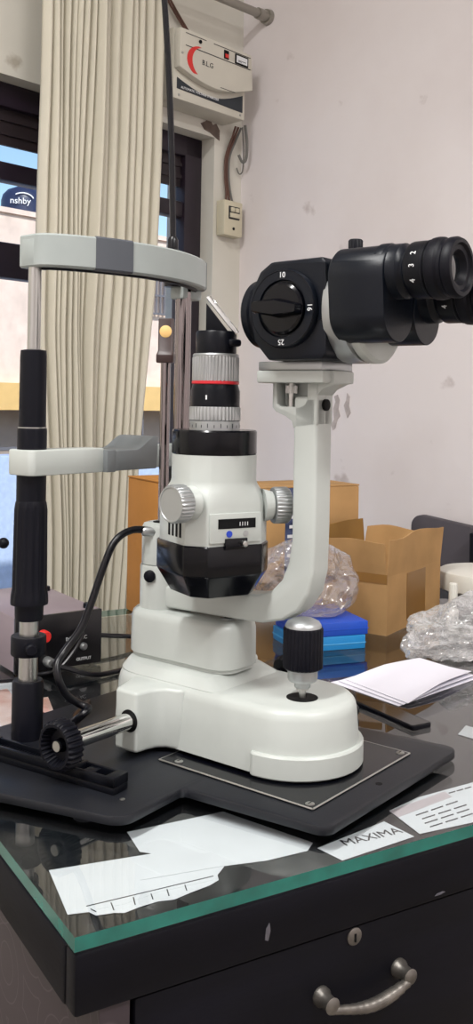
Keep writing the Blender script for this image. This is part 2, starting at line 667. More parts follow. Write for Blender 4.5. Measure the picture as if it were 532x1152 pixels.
# grille of the window at the right of the curtain
ga, gb = wall_at(176, 318, YF - 0.06), wall_at(206, 352, YF - 0.06)
b = MB('rail')
for k in range(8):
    x = ga.x + (gb.x - ga.x) * k / 7
    b.box((x, YF - 0.06, gb.z - 0.05), (x + 0.02, YF - 0.04, ga.z + 0.35))
for z in (gb.z - 0.05, gb.z + 0.15, ga.z + 0.12, ga.z + 0.33):
    b.box((ga.x - 0.05, YF - 0.062, z), (gb.x + 0.1, YF - 0.038, z + 0.02))
b.build('window_grille', fac)
# parapet close to the window
pt = wall_at(8, 513, 3.2)
b = MB('parapet')
b.box((-6.5, 3.2, -3.0), (3.5, 3.4, pt.z), 0.01)
tag(b.build('parapet_wall'), 'rough sky-tinted white parapet wall outside the window, lower left', 'wall').matrix_world = M_WALL
# water tank on the roof, with white lettering
tk = wall_at(26, 236, YF + 1.0)
tR = abs(wall_at(44, 236, YF + 1.0).x - wall_at(3, 236, YF + 1.0).x) / 2
b = MB('tank')
th_ = abs(wall_at(26, 211, YF + 1.0).z - tk.z) + 0.1
b.lathe([(tR * 0.98, -0.14), (tR, 0.05), (tR, th_ * 0.55), (tR * 0.93, th_ * 0.72), (tR * 0.72, th_ * 0.88), (tR * 0.4, th_ * 0.97), (tR * 0.3, th_), (0.001, th_)])
tank = b.build('water_tank')
camw = M_WALL.inverted() @ Vector((0, 0, HC))
tank.matrix_world = M_WALL @ Matrix.Translation((tk.x, YF + 1.0, zt + 0.14)) @ Matrix.Rotation(math.atan2(camw.x - tk.x, -(camw.y - YF - 1.0)), 4, 'Z')
tag(tank, 'dark blue rounded water tank with white lettering on the roof opposite', 'water tank')
text(tank, 'lettering', 'nshby', tR * 0.40, Matrix.Translation((-0.03, -tR - 0.01, th_ * 0.42)) @ Matrix.Rotation(PI / 2, 4, 'X'), 'ink', 0.006)
b = MB('ink')
b.tube([(-tR * 0.02 + tR * 0.5 * math.cos(a), -tR - 0.005, th_ * 0.44 + th_ * 0.24 * math.sin(a)) for a in [R(d) for d in range(20, 135, 10)]], 0.007, 6, 0)
b.build('swoosh', tank)
b = MB('street'); b.box((-20, 0.25, -3.2), (20, 40, -3.0))
struct(b.build('ground')).matrix_world = M_WALL

# ------------------------------------------------------------------ curtain, rod
def lerp_tab(tab, z):
    for (za, va), (zb, vb) in zip(tab, tab[1:]):
        if za >= z >= zb:
            return va + (vb - va) * (za - z) / (za - zb)
    return tab[0][1] if z > tab[0][0] else tab[-1][1]


Lt = [(2.3, 0.825), (1.7, 0.832), (1.3, 0.83), (0.82, 0.79), (0.1, 0.76)]
Rt = [(2.3, 0.425), (1.8, 0.433), (1.43, 0.449), (1.05, 0.489), (0.62, 0.522), (0.1, 0.54)]
b = MB('curtain')
NX, NZ = 260, 40
folds = []
s = 0
rnd = random.Random(11)
widths = [0.9, 0.75, 0.6, 0.6, 0.55, 0.6, 0.6, 0.55, 0.7, 1.3, 1.1, 0.9, 1.0, 0.9, 1.0, 1.3]
tot = sum(widths)
amps = [0.8, 1, 0.9, 1, 0.9, 1, 1, 0.9, 1.5, 0.8, 0.75, 0.9, 0.7, 0.8, 0.9, 0.8]
t_ = bmesh.new()
grid = []
for j in range(NZ + 1):
    z = 2.232 - (2.232 - 0.1) * j / NZ
    l, r_ = lerp_tab(Lt, z), lerp_tab(Rt, z)
    row = []
    for i in range(NX + 1):
        u = i / NX
        pos = u * tot
        k = 0
        while k < len(widths) - 1 and pos > widths[k]:
            pos -= widths[k]; k += 1
        ph = pos / widths[k]
        a = amps[k] * 0.030
        prof = math.sin(PI * min(max(ph, 0), 1)) ** 0.75
        y = -0.10 - a * prof + 0.006 * math.sin(3 * z + 9 * u) + 0.004 * math.sin(5.3 * z + k)
        t = l + (r_ - l) * u + 0.004 * math.sin(2.2 * z + k * 1.7)
        row.append(t_.verts.new((-t, y, z)))
    grid.append(row)
for j in range(NZ):
    for i in range(NX):
        t_.faces.new((grid[j][i], grid[j][i + 1], grid[j + 1][i + 1], grid[j + 1][i]))
b._merge(t_)
cur = b.build('curtain', sharp=3)
cur.matrix_world = M_WALL
sm = cur.modifiers.new('solid', 'SOLIDIFY'); sm.thickness = 0.002
tag(cur, 'long cream pleated curtain hanging in front of the window', 'curtain')

rod = thing('curtain_rod', 'metal curtain rod along the top of the window wall, ending at right wall', 'curtain rod', M_WALL)
b = MB('rodm'); b.cyl((-0.012, -0.10, 2.298), (-1.7, -0.10, 2.25), 0.0125, seg=24); b.build('rod', rod)
b = MB('rodm'); b.cyl((-0.001, -0.10, 2.298), (-0.014, -0.10, 2.298), 0.024, 0.022, seg=24); b.cyl((-0.012, -0.10, 2.298), (-0.05, -0.10, 2.297), 0.0165, seg=24); b.build('end_socket', rod)

# ------------------------------------------------------------------ stabiliser on the wall
sx0, sx1, sp, sz0, sz1 = -0.375, -0.085, -0.10, 1.972, 2.165
stb = thing('voltage_stabiliser', 'cream wall-mounted voltage stabiliser box with red arc, meter and dark lower panel', 'voltage stabiliser', M_WALL)
b = MB('stab')
b.box((sx0, sp + 0.012, sz0), (sx1, -0.001, sz1), 0.004)
b.build('casing', stb)
FW = basis((sx0, sp, 0), (1, 0, 0), (0, 0, 1))       # face coordinates: x along, y = z, outwards = +z -> -y
W_ = sx1 - sx0
lip = []
for k in range(17):
    u = k / 16
    lip.append((u * (W_ + 0.008), 2.052 - 0.030 * math.sin(PI * u) + 0.006 * u))
b = MB('stab')
b.prism(lip + [(W_, sz1 - 0.006), (0, sz1 - 0.006)], -0.012, 0.012, FW, 0.003)
b.build('front_cover', stb)
b = MB('stabdark')
dk_top = [(0.012 + (W_ - 0.024) * k / 14, 2.030 - 0.030 * math.sin(PI * min(1, k / 14 * 1.0)) + 0.012 * k / 14) for k in range(15)]
b.prism([(0.012, 2.000), (W_ - 0.012, 1.992)] + list(reversed(dk_top)), -0.013, -0.010, FW)
b.build('dark_panel', stb)
text(stb, 'lettering', 'AUTOMATIC VOLTAGE STABILIZER', 0.0095, FW @ Matrix.Translation((0.10, 2.005, -0.0085)), 'ink', 0.0004)
b = MB('redbtn')
arc = []
for k in range(13):
    a = R(100 + 140 * k / 12)
    arc.append((0.078 + 0.052 * math.cos(a), 2.082 + 0.042 * math.sin(a)))
inn = []
for k in range(13):
    a = R(240 - 140 * k / 12)
    inn.append((0.078 + 0.012 + 0.045 * math.cos(a) * (0.98), 2.082 + 0.042 * math.sin(a) * 0.99))
b.prism(arc + inn, 0.0122, 0.0132, FW); b.build('red_arc', stb)
text(stb, 'lettering', 'B.L.G', 0.02, FW @ Matrix.Translation((0.107, 2.084, 0.0125)), 'inkdark', 0.0004)
b = MB('inkdark')
b.box((0.02, 2.1135, 0.0122), (W_ - 0.006, 2.1155, 0.013), mx=FW)
b.box((0.02, 2.1475, 0.0122), (0.10, 2.1492, 0.013), mx=FW)
b.box((0.13, 2.1475, 0.0122), (W_ - 0.006, 2.1492, 0.013), mx=FW)
b.box((0.06 + 0.10, 2.044 - 0.012, 0.0122), (W_ - 0.07, 2.0455 - 0.012, 0.013), mx=FW)
b.build('pinstripe', stb)
b = MB('gap', 'redbtn'); b.box((0.172, 2.119, 0.012), (0.190, 2.143, 0.0145), mx=FW); b.use(1).box((0.175, 2.122, 0.014), (0.187, 2.132, 0.017), mx=FW); b.build('rocker_switch', stb)
b = MB('gap', 'ink', 'inkdark')
b.box((0.218, 2.117, 0.012), (0.272, 2.145, 0.015), mx=FW)
b.use(1).box((0.222, 2.121, 0.0148), (0.268, 2.141, 0.0154), mx=FW)
b.use(2).box((0.228, 2.124, 0.0152), (0.243, 2.1255, 0.0158), mx=FW @ Matrix.Translation((0, 0, 0)))
b.box((0.228, 2.127, 0.0152), (0.262, 2.1285, 0.0158), mx=FW)
b.build('meter', stb)
b = MB('gap'); b.lathe([(0.005, 0), (0.005, 0.004), (0.003, 0.005)], FW @ Matrix.Translation((0.075, 2.138, 0.012)), 16); b.build('indicator_lamp', stb)
for px_, pz_ in ((0.02, 1.984), (0.27, 1.984), (0.008, 2.09)):
    b = MB('steel'); b.lathe([(0.0035, 0), (0.0035, 0.002), (0.001, 0.003)], FW @ Matrix.Translation((px_, pz_, -0.0125 if pz_ < 2 else 0.0115)), 12); b.build('screw', stb)

# switch box + conduit wires
swb = thing('switch_box', 'small ivory electrical switch box under the wall stabiliser', 'switch box', M_WALL)
b = MB('ivory'); b.box((-0.108, -0.035, 1.640), (-0.028, -0.001, 1.745), 0.004); b.build('box_body', swb)
b = MB('inkdark', 'ivory')
b.box((-0.090, -0.038, 1.690), (-0.044, -0.034, 1.728), 0.001)
b.use(1).box((-0.087, -0.041, 1.694), (-0.047, -0.037, 1.708), 0.001)
b.build('switch_plate', swb)
for k in range(2):
    b = MB('ivory'); b.box((-0.084 + k * 0.019, -0.043, 1.711), (-0.070 + k * 0.019, -0.037, 1.724), 0.001); b.build('switch', swb)
b = MB('gap'); b.lathe([(0.0045, 0), (0.0045, 0.002), (0.002, 0.003)], axis((-0.068, -0.035, 1.662), (0, -1, 0)), 12); b.build('screw', swb)
for k, (dx, m_) in enumerate(((-0.085, 'wire'), (-0.075, 'wire'), (-0.066, 'wire2'))):
    b = MB(m_)
    b.tube([(-0.060 + 0.012 * k, -0.03, 1.9715), (-0.064 + 0.009 * k, -0.016, 1.93), (-0.080 + 0.008 * k, -0.010, 1.88), (-0.082 + 0.008 * k, -0.010, 1.82), (-0.078 + 0.009 * k, -0.012, 1.775), (-0.080 + 0.014 * k, -0.014, 1.746)], 0.0034, 8)
    o = b.build('electric_wire'); o.matrix_world = M_WALL
    tag(o, ['brown wire from stabiliser down to the ivory switch box, left of three', 'brown wire from stabiliser down to the ivory switch box, middle of three', 'grey wire from stabiliser down to the ivory switch box, right of three'][k], 'wire', 'wires above the switch box')
b = MB('wire2')
b.tube([(-0.052, -0.06, 1.9715), (-0.036, -0.055, 1.92), (-0.034, -0.05, 1.875), (-0.045, -0.045, 1.865), (-0.056, -0.04, 1.885)], 0.0042, 8)
o = b.build('cable_loop'); o.matrix_world = M_WALL
tag(o, 'thick dark cable looping beneath the wall stabiliser', 'cable')
b = MB('wire2')
b.tube([(-0.030, -0.03, 1.975), (-0.012, -0.02, 1.91), (-0.010, -0.015, 1.85), (-0.022, -0.012, 1.838), (-0.032, -0.010, 1.855)], 0.002, 8)
o = b.build('thin_cable_loop'); o.matrix_world = M_WALL
tag(o, 'thin grey cable looping lowest beneath the wall stabiliser', 'cable')
for k in range(2):
    b = MB('wire')
    b.tube([(-0.24 + 0.012 * k, -0.03, 2.163), (-0.265 + 0.012 * k, -0.02, 2.20), (-0.33 + 0.014 * k, -0.012, 2.27), (-0.40 + 0.014 * k, -0.010, 2.36)], 0.0034, 8)
    o = b.build('feed_wire'); o.matrix_world = M_WALL
    tag(o, ['brown wire rising from top of stabiliser, the left of the pair', 'brown wire rising from top of stabiliser, the right of the pair'][k], 'wire', 'wires above the stabiliser')

# ================================================================== DESK
DL, DD = 1.32, 1.0
desk = thing('desk', 'black office desk with dark swirl-patterned side and front drawer', 'desk', M_DESK @ Matrix.Translation((0, 0, -T)))
ZG = T - 0.012
b = MB('desktop'); b.box((0.001, 0.001, ZG - 0.046), (DL, DD, ZG - 0.0005), 0.003); b.build('desk_top', desk)
b = MB('wood_dark'); b.box((0.0, -0.001, ZG - 0.047), (DL, 0.018, ZG - 0.001), 0.003); b.build('front_edge_band', desk)
b = MB('swirl'); b.box((0.022, 0.004, 0.0), (0.047, DD - 0.02, ZG - 0.046), 0.001); b.build('side_panel', desk)
b = MB('swirl'); b.box((DL - 0.047, 0.004, 0.0), (DL - 0.022, DD - 0.02, ZG - 0.046), 0.001); b.build('side_panel', desk)
b = MB('wood_dark'); b.box((0.048, DD - 0.06, 0.1), (DL - 0.048, DD - 0.04, ZG - 0.046)); b.build('back_panel', desk)
b = MB('wood_dark'); b.box((-0.001, 0.017, ZG - 0.047), (0.02, DD, ZG - 0.001), 0.003); b.build('side_edge_band', desk)
dr = MB('wood_dark'); dr.box((0.050, 0.002, ZG - 0.24), (0.62, 0.022, ZG - 0.0485), 0.002); dr.box((0.06, 0.022, ZG - 0.22), (0.61, 0.5, ZG - 0.07)); dr = dr.build('drawer', desk)
b = MB('wood_dark'); b.box((0.050, 0.002, 0.08), (0.62, 0.022, ZG - 0.245), 0.002); cd_ = b.build('cabinet_door', desk)
b = MB('wood_dark'); b.box((0.62, 0.03, 0.0), (0.645, DD - 0.1, ZG - 0.046)); b.build('divider_panel', desk)
b = MB('wood_dark'); b.box((0.05, 0.03, 0.0), (0.62, DD - 0.1, 0.08)); b.build('plinth', desk)
# handle: two posts and a bowed grip
b = MB('bronze')
hx0, hx1, hz = 0.222, 0.306, ZG - 0.097
for hx, hzz in ((hx0, hz), (hx1, hz)):
    b.lathe([(0.0085, 0), (0.0085, 0.003), (0.0065, 0.006), (0.0060, 0.014), (0.007, 0.017), (0.004, 0.019)], axis((hx, 0.002, hzz), (0, -1, 0)), 20)
pts = []
for k in range(13):
    u = k / 12
    pts.append((hx0 - 0.002 + (hx1 - hx0 + 0.004) * u, 0.002 - 0.015 - 0.003 * math.sin(PI * u), hz - 0.004 - 0.0065 * math.sin(PI * u) ** 1.3))
rad = [0.0034 + 0.0022 * math.sin(PI * (k / 12) ** 1.5) for k in range(13)]
b.tube(pts, rad, 12, 4)
b.build('drawer_handle', dr)
b = MB('bronze', 'gap'); b.lathe([(0.0075, 0), (0.0075, 0.0012), (0.006, 0.002)], axis((0.256, 0.002, ZG - 0.056), (0, -1, 0)), 20); b.use(1).box((0.2552, -0.001, ZG - 0.060), (0.2568, 0.001, ZG - 0.053)); b.build('keyhole_plate', dr)
for k, (x, z, w, h) in enumerate([(0.163, -0.020, 0.005, 0.013), (0.345, -0.040, 0.012, 0.002)]):
    b = MB('chip'); b.prism(rpoly([(0, 0), (w * 0.6, -h * 0.1), (w, h * 0.5), (w * 0.8, h), (w * 0.2, h * 0.7)], 0), 0, 0.0006, basis((x, -0.0010, ZG + z - h), (1, 0, 0), (0, 0, 1)))
    b.build('chipped_patch', desk)

# glass sheet over the desk
gl = MB('glass', 'glassedge')
gl.box((0, 0, ZG + 0.001), (DL - 0.005, DD - 0.005, T), 0.0)
for f in gl.bm.faces:
    n = f.normal
    if abs(n.z) < 0.5:
        f.material_index = 1
glo = gl.build('glass_sheet')
glo.matrix_world = M_DESK @ Matrix.Translation((0, 0, -T))
tag(glo, 'thick clear glass sheet with green edge covering the desk', 'glass sheet')

# papers under the glass
ZP = ZG + 0.0004
MD0 = M_DESK @ Matrix.Translation((0, 0, -T))


def flat_sheet(name, pix, m, z, th, label, cat, group=None, extra=None):
    p = [on_desk(x, y, z) for x, y in pix]
    b = MB(m)
    b.prism([(q.x, q.y) for q in p], z - th, z)
    o = b.build(name, smooth=False)
    o.matrix_world = MD0
    return tag(o, label, cat, group)


pa = flat_sheet('paper_sheet', [(55, 979), (246, 948), (250, 957), (150, 982), (230, 962), (262, 972), (150, 1008), (100, 1026), (76, 1029)][0:2] + [(252, 975), (240, 990), (180, 1003), (140, 1017), (76, 1029)], 'paper', ZP + 0.0002, 0.0002,
               'white torn paper sheet under the desk glass, nearest the corner', 'paper')
edge = [(76, 1029), (100, 1026), (108, 1030), (128, 1027), (140, 1027), (158, 1020), (178, 1014), (196, 1012), (215, 1004), (236, 996), (246, 990), (244, 981), (160, 1005)]
b = MB('paper')
pq = [on_desk(x, y, ZP) for x, y in edge]
b.prism([(q.x, q.y) for q in pq], ZP - 0.0001, ZP + 0.00005)
o = b.build('torn_strip', pa, smooth=False)
b = MB('inkdark')
for x0, y0, x1, y1 in [(97, 1020, 240, 986), (102, 1023, 108, 1026), (125, 1016, 128, 1024), (150, 1010, 152, 1018), (170, 1006, 172, 1012), (188, 1001, 190, 1008), (208, 996, 210, 1002)]:
    q0, q1 = on_desk(x0, y0, ZP), on_desk(x1, y1, ZP)
    b.tube([(q0.x, q0.y, ZP + 0.0003), (q1.x, q1.y, ZP + 0.0003)], 0.0005, 4, 0)
b.build('pencil_line', pa)
flat_sheet('paper_sheet', [(143, 936), (251, 913), (352, 948), (346, 957), (300, 968), (246, 975), (158, 990), (170, 960), (157, 958)], 'paper', ZP + 0.0006, 0.0002,
           'larger white sheet of paper under the glass beside the base plate', 'paper')
c1 = flat_sheet('printed_card', [(357, 954), (432, 924), (466, 941), (385, 968)], 'paper', ZP + 0.0004, 0.0002, 'white card with large dark lettering under the glass by front edge', 'card')
q = on_desk(418, 942, ZP)
q2 = on_desk(448, 935, ZP)
dv = (Vector((q2.x - q.x, q2.y - q.y, 0))).normalized()
text(c1, 'lettering', 'MAXIMA', 0.017, basis((q.x, q.y, ZP + 0.0006), dv, (-dv.y, dv.x, 0)), 'inkdark', 0.0001)
c2 = flat_sheet('printed_card', [(438, 912), (470, 897), (532, 880), (560, 905), (532, 925), (472, 938)], 'paper', ZP + 0.0004, 0.0002, 'white printed card with small text lines and grey stripe under the glass', 'card')
q0, q1 = on_desk(445, 915, ZP), on_desk(500, 893, ZP)
b = MB('cardg')
pq = [on_desk(x, y, ZP) for x, y in [(438, 913), (500, 891), (508, 897), (448, 920)]]
b.prism([(v.x, v.y) for v in pq], ZP + 0.0004, ZP + 0.0006); b.build('grey_stripe', c2)
b = MB('inkdark')
for (x0, y0, x1, y1) in [(468, 918, 515, 902), (475, 922, 525, 906), (478, 927, 528, 911), (484, 931, 532, 916), (505, 893, 530, 886)]:
    a0, a1 = on_desk(x0, y0, ZP), on_desk(x1, y1, ZP)
    n_ = 14
    for k in range(n_):
        if k % 5 == 4: continue
        u0, u1 = k / n_, (k + 0.8) / n_
        b.tube([(a0.x + (a1.x - a0.x) * u0, a0.y + (a1.y - a0.y) * u0, ZP + 0.0006), (a0.x + (a1.x - a0.x) * u1, a0.y + (a1.y - a0.y) * u1, ZP + 0.0006)], 0.0008, 4, 0)
b.build('text_line', c2)
c3 = flat_sheet('photo_card', [(-6, 838), (30, 828), (34, 800), (14, 765), (-10, 770)], 'paper', ZP + 0.0004, 0.0002, 'white photo card with pink picture under the glass at left edge', 'card')
b = MB('photo'); pq = [on_desk(x, y, ZP) for x, y in [(-4, 826), (24, 820), (26, 798), (8, 775), (-6, 778)]]
b.prism([(v.x, v.y) for v in pq], ZP + 0.0004, ZP + 0.0006); b.build('picture', c3)
flat_sheet('photo_card', [(44, 800), (62, 804), (54, 784), (40, 786)], 'photo', ZP + 0.0004, 0.0002, 'small pink photo print under the glass behind the left post', 'card')
flat_sheet('paper_slip', [(515, 826), (536, 832), (545, 822), (524, 816)], 'paper', ZP + 0.0004, 0.0002, 'small pale paper slip under the glass at the right edge', 'paper')

# ================================================================== SLIT LAMP
S = thing('slit_lamp', 'white and black slit lamp eye microscope on a black base plate on the desk', 'slit lamp', M_SLIT)
CX = 0.137
YD = (0, 1, 0)

# --- base plate
outline = [(0.020, -0.381), (0.287, -0.382), (0.270, -0.226), (0.345, -0.226), (0.372, -0.09), (0.372, 0.052), (-0.115, 0.052), (-0.117, -0.10), (-0.082, -0.229), (0.006, -0.224)]
rads = [0.014, 0.014, 0.006, 0.02, 0.02, 0.02, 0.02, 0.02, 0.02, 0.006]
b = MB('plate')
b.prism(rpoly(outline, rads), 0.003, 0.0125, None, 0.0022)
bp = b.build('base_plate', S)
for x, y in ((0.05, -0.35), (0.235, -0.35), (-0.08, -0.18), (-0.09, 0.03), (0.34, -0.18), (0.35, 0.03)):
    b = MB('rubber'); b.cyl((x, y, 0), (x, y, 0.0035), 0.012, seg=20); b.build('rubber_foot', bp)
b = MB('gap'); b.cyl((0.139, -0.365, 0.0120), (0.139, -0.365, 0.0128), 0.0035, seg=16); b.build('plate_hole', bp)
b = MB('steel'); b.lathe([(0.0026, 0), (0.0026, 0.0008), (0.0015, 0.0014)], Matrix.Translation((-0.052, -0.199, 0.0123)), 14); b.build('screw', bp)
b = MB('black', 'steel')
b.prism(rpoly([(0.043, -0.350), (0.230, -0.350), (0.230, -0.160), (0.043, -0.160)], 0.003), 0.0125, 0.0148)
b.use(1)
cp = [(0.0425, -0.3505), (0.2305, -0.3505), (0.2305, -0.1595), (0.0425, -0.1595)]
for k in range(4):
    p0, p1 = cp[k], cp[(k + 1) % 4]
    b.tube([(p0[0], p0[1], 0.0142), (p1[0], p1[1], 0.0142)], 0.0009, 6, 0)
cv = b.build('cover_plate', S)
for x, y in ((0.049, -0.343), (0.223, -0.343), (0.050, -0.18), (0.223, -0.18)):
    b = MB('steel', 'gap'); b.lathe([(0.0045, 0), (0.0045, 0.0008), (0.003, 0.0016)], Matrix.Translation((x, y, 0.0147)), 16)
    b.use(1).box((x - 0.0026, y - 0.0005, 0.0160), (x + 0.0026, y + 0.0005, 0.0165)); b.build('screw', cv)

# --- toothed rail and wheel
RM = Matrix.Translation((-0.058, -0.012, 0.0125)) @ Matrix.Rotation(R(5.5), 4, 'Z')
b = MB('satin')
b.box((-0.011, -0.175, 0.0), (0.011, 0.0, 0.007), 0.001, RM)
b.box((-0.0115, -0.175, 0.007), (-0.007, 0.0, 0.016), 0.001, RM)
b.box((0.007, -0.175, 0.007), (0.0115, 0.0, 0.016), 0.001, RM)
for k in range(3):
    b.box((-0.0115, [-0.175, -0.125, -0.006][k], 0.007), (0.0115, [-0.163, -0.120, 0.0][k], 0.0165), 0.001, RM)
b.box((-0.0115, -0.145, 0.007), (0.0115, -0.132, 0.0145), 0.0008, RM)
for k in range(30):
    y = -0.118 + k * 0.0037
    b.box((-0.007, y, 0.006), (0.007, y + 0.0018, 0.0105), 0, RM)
b.build('guide_rail', S)
WY = -0.127; WZ = 0.0505; WX = -0.066
b = MB('rubber')
AX = axis((WX - 0.008, WY, WZ), (1, 0, 0))
b.lathe([(0.006, 0.0045), (0.007, 0.010), (0.0165, 0.010), (0.019, 0.0), (0.0215, 0.0), (0.0245, 0.003), (0.025, 0.009), (0.0245, 0.017), (0.0205, 0.0195), (0.006, 0.0195)], AX, flute=(0.002, 0.018, 0.0022, 26))
wh = b.build('roller_wheel', S)
b = MB('steel'); b.lathe([(0.0052, 0.003), (0.0052, 0.0062), (0.004, 0.0072), (0.001, 0.0072)], AX, 20); b.build('hub_screw', wh)
b = MB('chrome'); b.cyl((WX + 0.01, WY, WZ), (0.06, WY, WZ), 0.0088, seg=28); b.build('axle', S)

# --- carriage (sliding base)
def stadium(x0, x1, yb, yf, rb, n=20):
    """plan: square rear with radius rb at yb (large y), half round nose at yf (small y), ccw"""
    r = (x1 - x0) / 2; cx = (x0 + x1) / 2; cy = yf + r
    pts = []
    for k in range(n + 1):
        a = PI + PI * k / n
        pts.append((cx + r * math.cos(a), cy + r * math.sin(a)))
    for k in range(7):
        a = k / 6 * PI / 2
        pts.append((x1 - rb + rb * math.cos(a), yb - rb + rb * math.sin(a)))
    for k in range(7):
        a = PI / 2 + k / 6 * PI / 2
        pts.append((x0 + rb + rb * math.cos(a), yb - rb + rb * math.sin(a)))
    return pts


base = stadium(0.068, 0.206, -0.036, -0.333, 0.055)
b = MB('white')
lv = [(0.0, 0.0170), (0.0008, 0.0160), (0.0, 0.0185), (0.0018, 0.045), (0.0040, 0.072), (0.0058, 0.0785), (0.0095, 0.0825), (0.0145, 0.0838)]
lv = lv[2:]
b.loft([[(x, y, z) for x, y in offset_poly(base, d)] for d, z in lv])
blk = [(0.030, -0.106), (0.030, -0.137), (0.048, -0.139), (0.057, -0.142), (0.064, -0.149), (0.069, -0.166), (0.205, -0.166), (0.210, -0.149), (0.217, -0.142), (0.226, -0.139), (0.244, -0.137), (0.244, -0.106), (0.20, -0.09), (0.074, -0.09)]
b.prism(blk, 0.0175, 0.0815, None, 0.004, 3)
# raised rear deck with a sloping front
r0 = rpoly([(0.078, -0.205), (0.196, -0.205), (0.196, -0.04), (0.078, -0.04)], [0.012, 0.012, 0.05, 0.05])
r1 = rpoly([(0.086, -0.188), (0.188, -0.188), (0.188, -0.046), (0.086, -0.046)], [0.012, 0.012, 0.046, 0.046])
b.loft([[(x, y, 0.080) for x, y in r0], [(x, y, 0.0835) for x, y in r0], [(x, y, 0.0925) for x, y in r1], [(x, y, 0.0935) for x, y in offset_poly(r1, 0.002)]])
crg = b.build('carriage', S)
# stepped lip round the nose
nose = stadium(0.0645, 0.2095, -0.258, -0.3365, 0.006)
b = MB('white'); b.loft([[(x, y, z) for x, y in offset_poly(nose, d)] for d, z in ((0.0015, 0.0165), (0, 0.018), (0, 0.0382), (0.0014, 0.0402))]); b.build('nose_lip', crg)
b = MB('gap'); b.cyl((0.0292, WY, WZ), (0.0302, WY, WZ), 0.0118, seg=28); b.build('axle_opening', crg)
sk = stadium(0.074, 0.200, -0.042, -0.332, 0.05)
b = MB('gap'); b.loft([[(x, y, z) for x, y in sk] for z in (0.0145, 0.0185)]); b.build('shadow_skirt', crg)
# joystick
JX, JY = 0.127, -0.280
b = MB('gap'); b.lathe([(0.0165, 0.0836), (0.0165, 0.0842), (0.001, 0.0842)], Matrix.Translation((JX, JY, 0)), 32); b.build('joystick_well', crg)
b = MB('steel'); b.lathe([(0.0037, 0.08), (0.0037, 0.092), (0.0065, 0.0925), (0.0065, 0.096)], Matrix.Translation((JX, JY, 0)), 24)
js = b.build('joystick', S)
b = MB('alu'); b.lathe([(0.008, 0.0945), (0.0085, 0.0955), (0.0085, 0.101), (0.0145, 0.1015), (0.0155, 0.104), (0.0155, 0.112), (0.018, 0.1135), (0.018, 0.115)], Matrix.Translation((JX, JY, 0)), 40); b.build('collar', js)
b = MB('rubber'); b.lathe([(0.0185, 0.114), (0.0208, 0.1155), (0.0208, 0.155), (0.0195, 0.157), (0.01, 0.157)], Matrix.Translation((JX, JY, 0)), flute=(0.1150, 0.1552, 0.0012, 30)); b.build('grip', js)
b = MB('alu'); b.lathe([(0.0190, 0.1565), (0.0188, 0.1590), (0.0165, 0.1625), (0.011, 0.1652), (0.005, 0.1662), (0.0005, 0.1664)], Matrix.Translation((JX, JY, 0)), 40); b.build('cap', js)
# locking knob on the far side
b = MB('rubber')
KM = axis((0.204, -0.186, 0.072), (1, -0.35, 0.15))
b.lathe([(0.006, 0), (0.006, 0.012), (0.016, 0.013), (0.019, 0.017), (0.019, 0.030), (0.015, 0.034), (0.001, 0.034)], KM, flute=(0.0135, 0.032, 0.0016, 14)); b.build('locking_knob', S)

# --- rotating pedestal
def slot(x0, x1, yb, yf, rb, rf, n=8):
    pts = []
    cx = (x0 + x1) / 2; r = (x1 - x0) / 2
    pts += [(x0 + rf * (1 - math.cos(k / n * PI / 2)), yf + rf * (1 - math.sin(k / n * PI / 2))) for k in range(n + 1)]
    pts += [(x1 - rf * (1 - math.sin(k / n * PI / 2)), yf + rf * (1 - math.cos(k / n * PI / 2))) for k in range(n + 1)]
    cy = yb - r
    pts += [(cx + r * math.cos(a), cy + r * math.sin(a)) for a in [PI * k / (2 * n) for k in range(2 * n + 1)]]
    return pts


AY = -0.073
lk = slot(CX - 0.035, CX + 0.035, AY + 0.035, -0.198, 0.03, 0.024)
b = MB('white')
b.loft([[(x, y, z) for x, y in offset_poly(lk, d)] for d, z in ((0.0028, 0.0938), (0.0028, 0.097), (0.0, 0.0985), (0.0005, 0.138), (0.002, 0.1435), (0.0055, 0.1468), (0.009, 0.1475))])
pl = b.build('pivot_link', S)
b = MB('alu', 'gap'); b.lathe([(0.0085, 0.1470), (0.0085, 0.1485), (0.0065, 0.1490)], Matrix.Translation((CX, -0.172, 0)), 24); b.use(1).cyl((CX, -0.172, 0.1489), (CX, -0.172, 0.1493), 0.0042, seg=6); b.build('pivot_screw', pl)
b = MB('white'); b.lathe([(0.0255, 0.1473), (0.0255, 0.195), (0.0245, 0.1972), (0.022, 0.1972)], Matrix.Translation((CX, AY, 0)), 44); b.build('lower_pivot', S)
b = MB('white', 'gap'); b.lathe([(0.022, 0.1965), (0.024, 0.1985), (0.024, 0.240), (0.0222, 0.2445), (0.0165, 0.2462), (0.0155, 0.2455)], Matrix.Translation((CX, AY, 0)), 44)
b.use(1).cyl((CX, AY, 0.2456), (CX, AY, 0.2464), 0.0115, seg=28); upv = b.build('upper_pivot', S)
b = MB('rubber'); b.lathe([(0.007, 0), (0.007, 0.004), (0.004, 0.006)], axis((CX - 0.024, AY - 0.004, 0.186), (-1, -0.4, 0)), 16); b.build('set_screw', S)
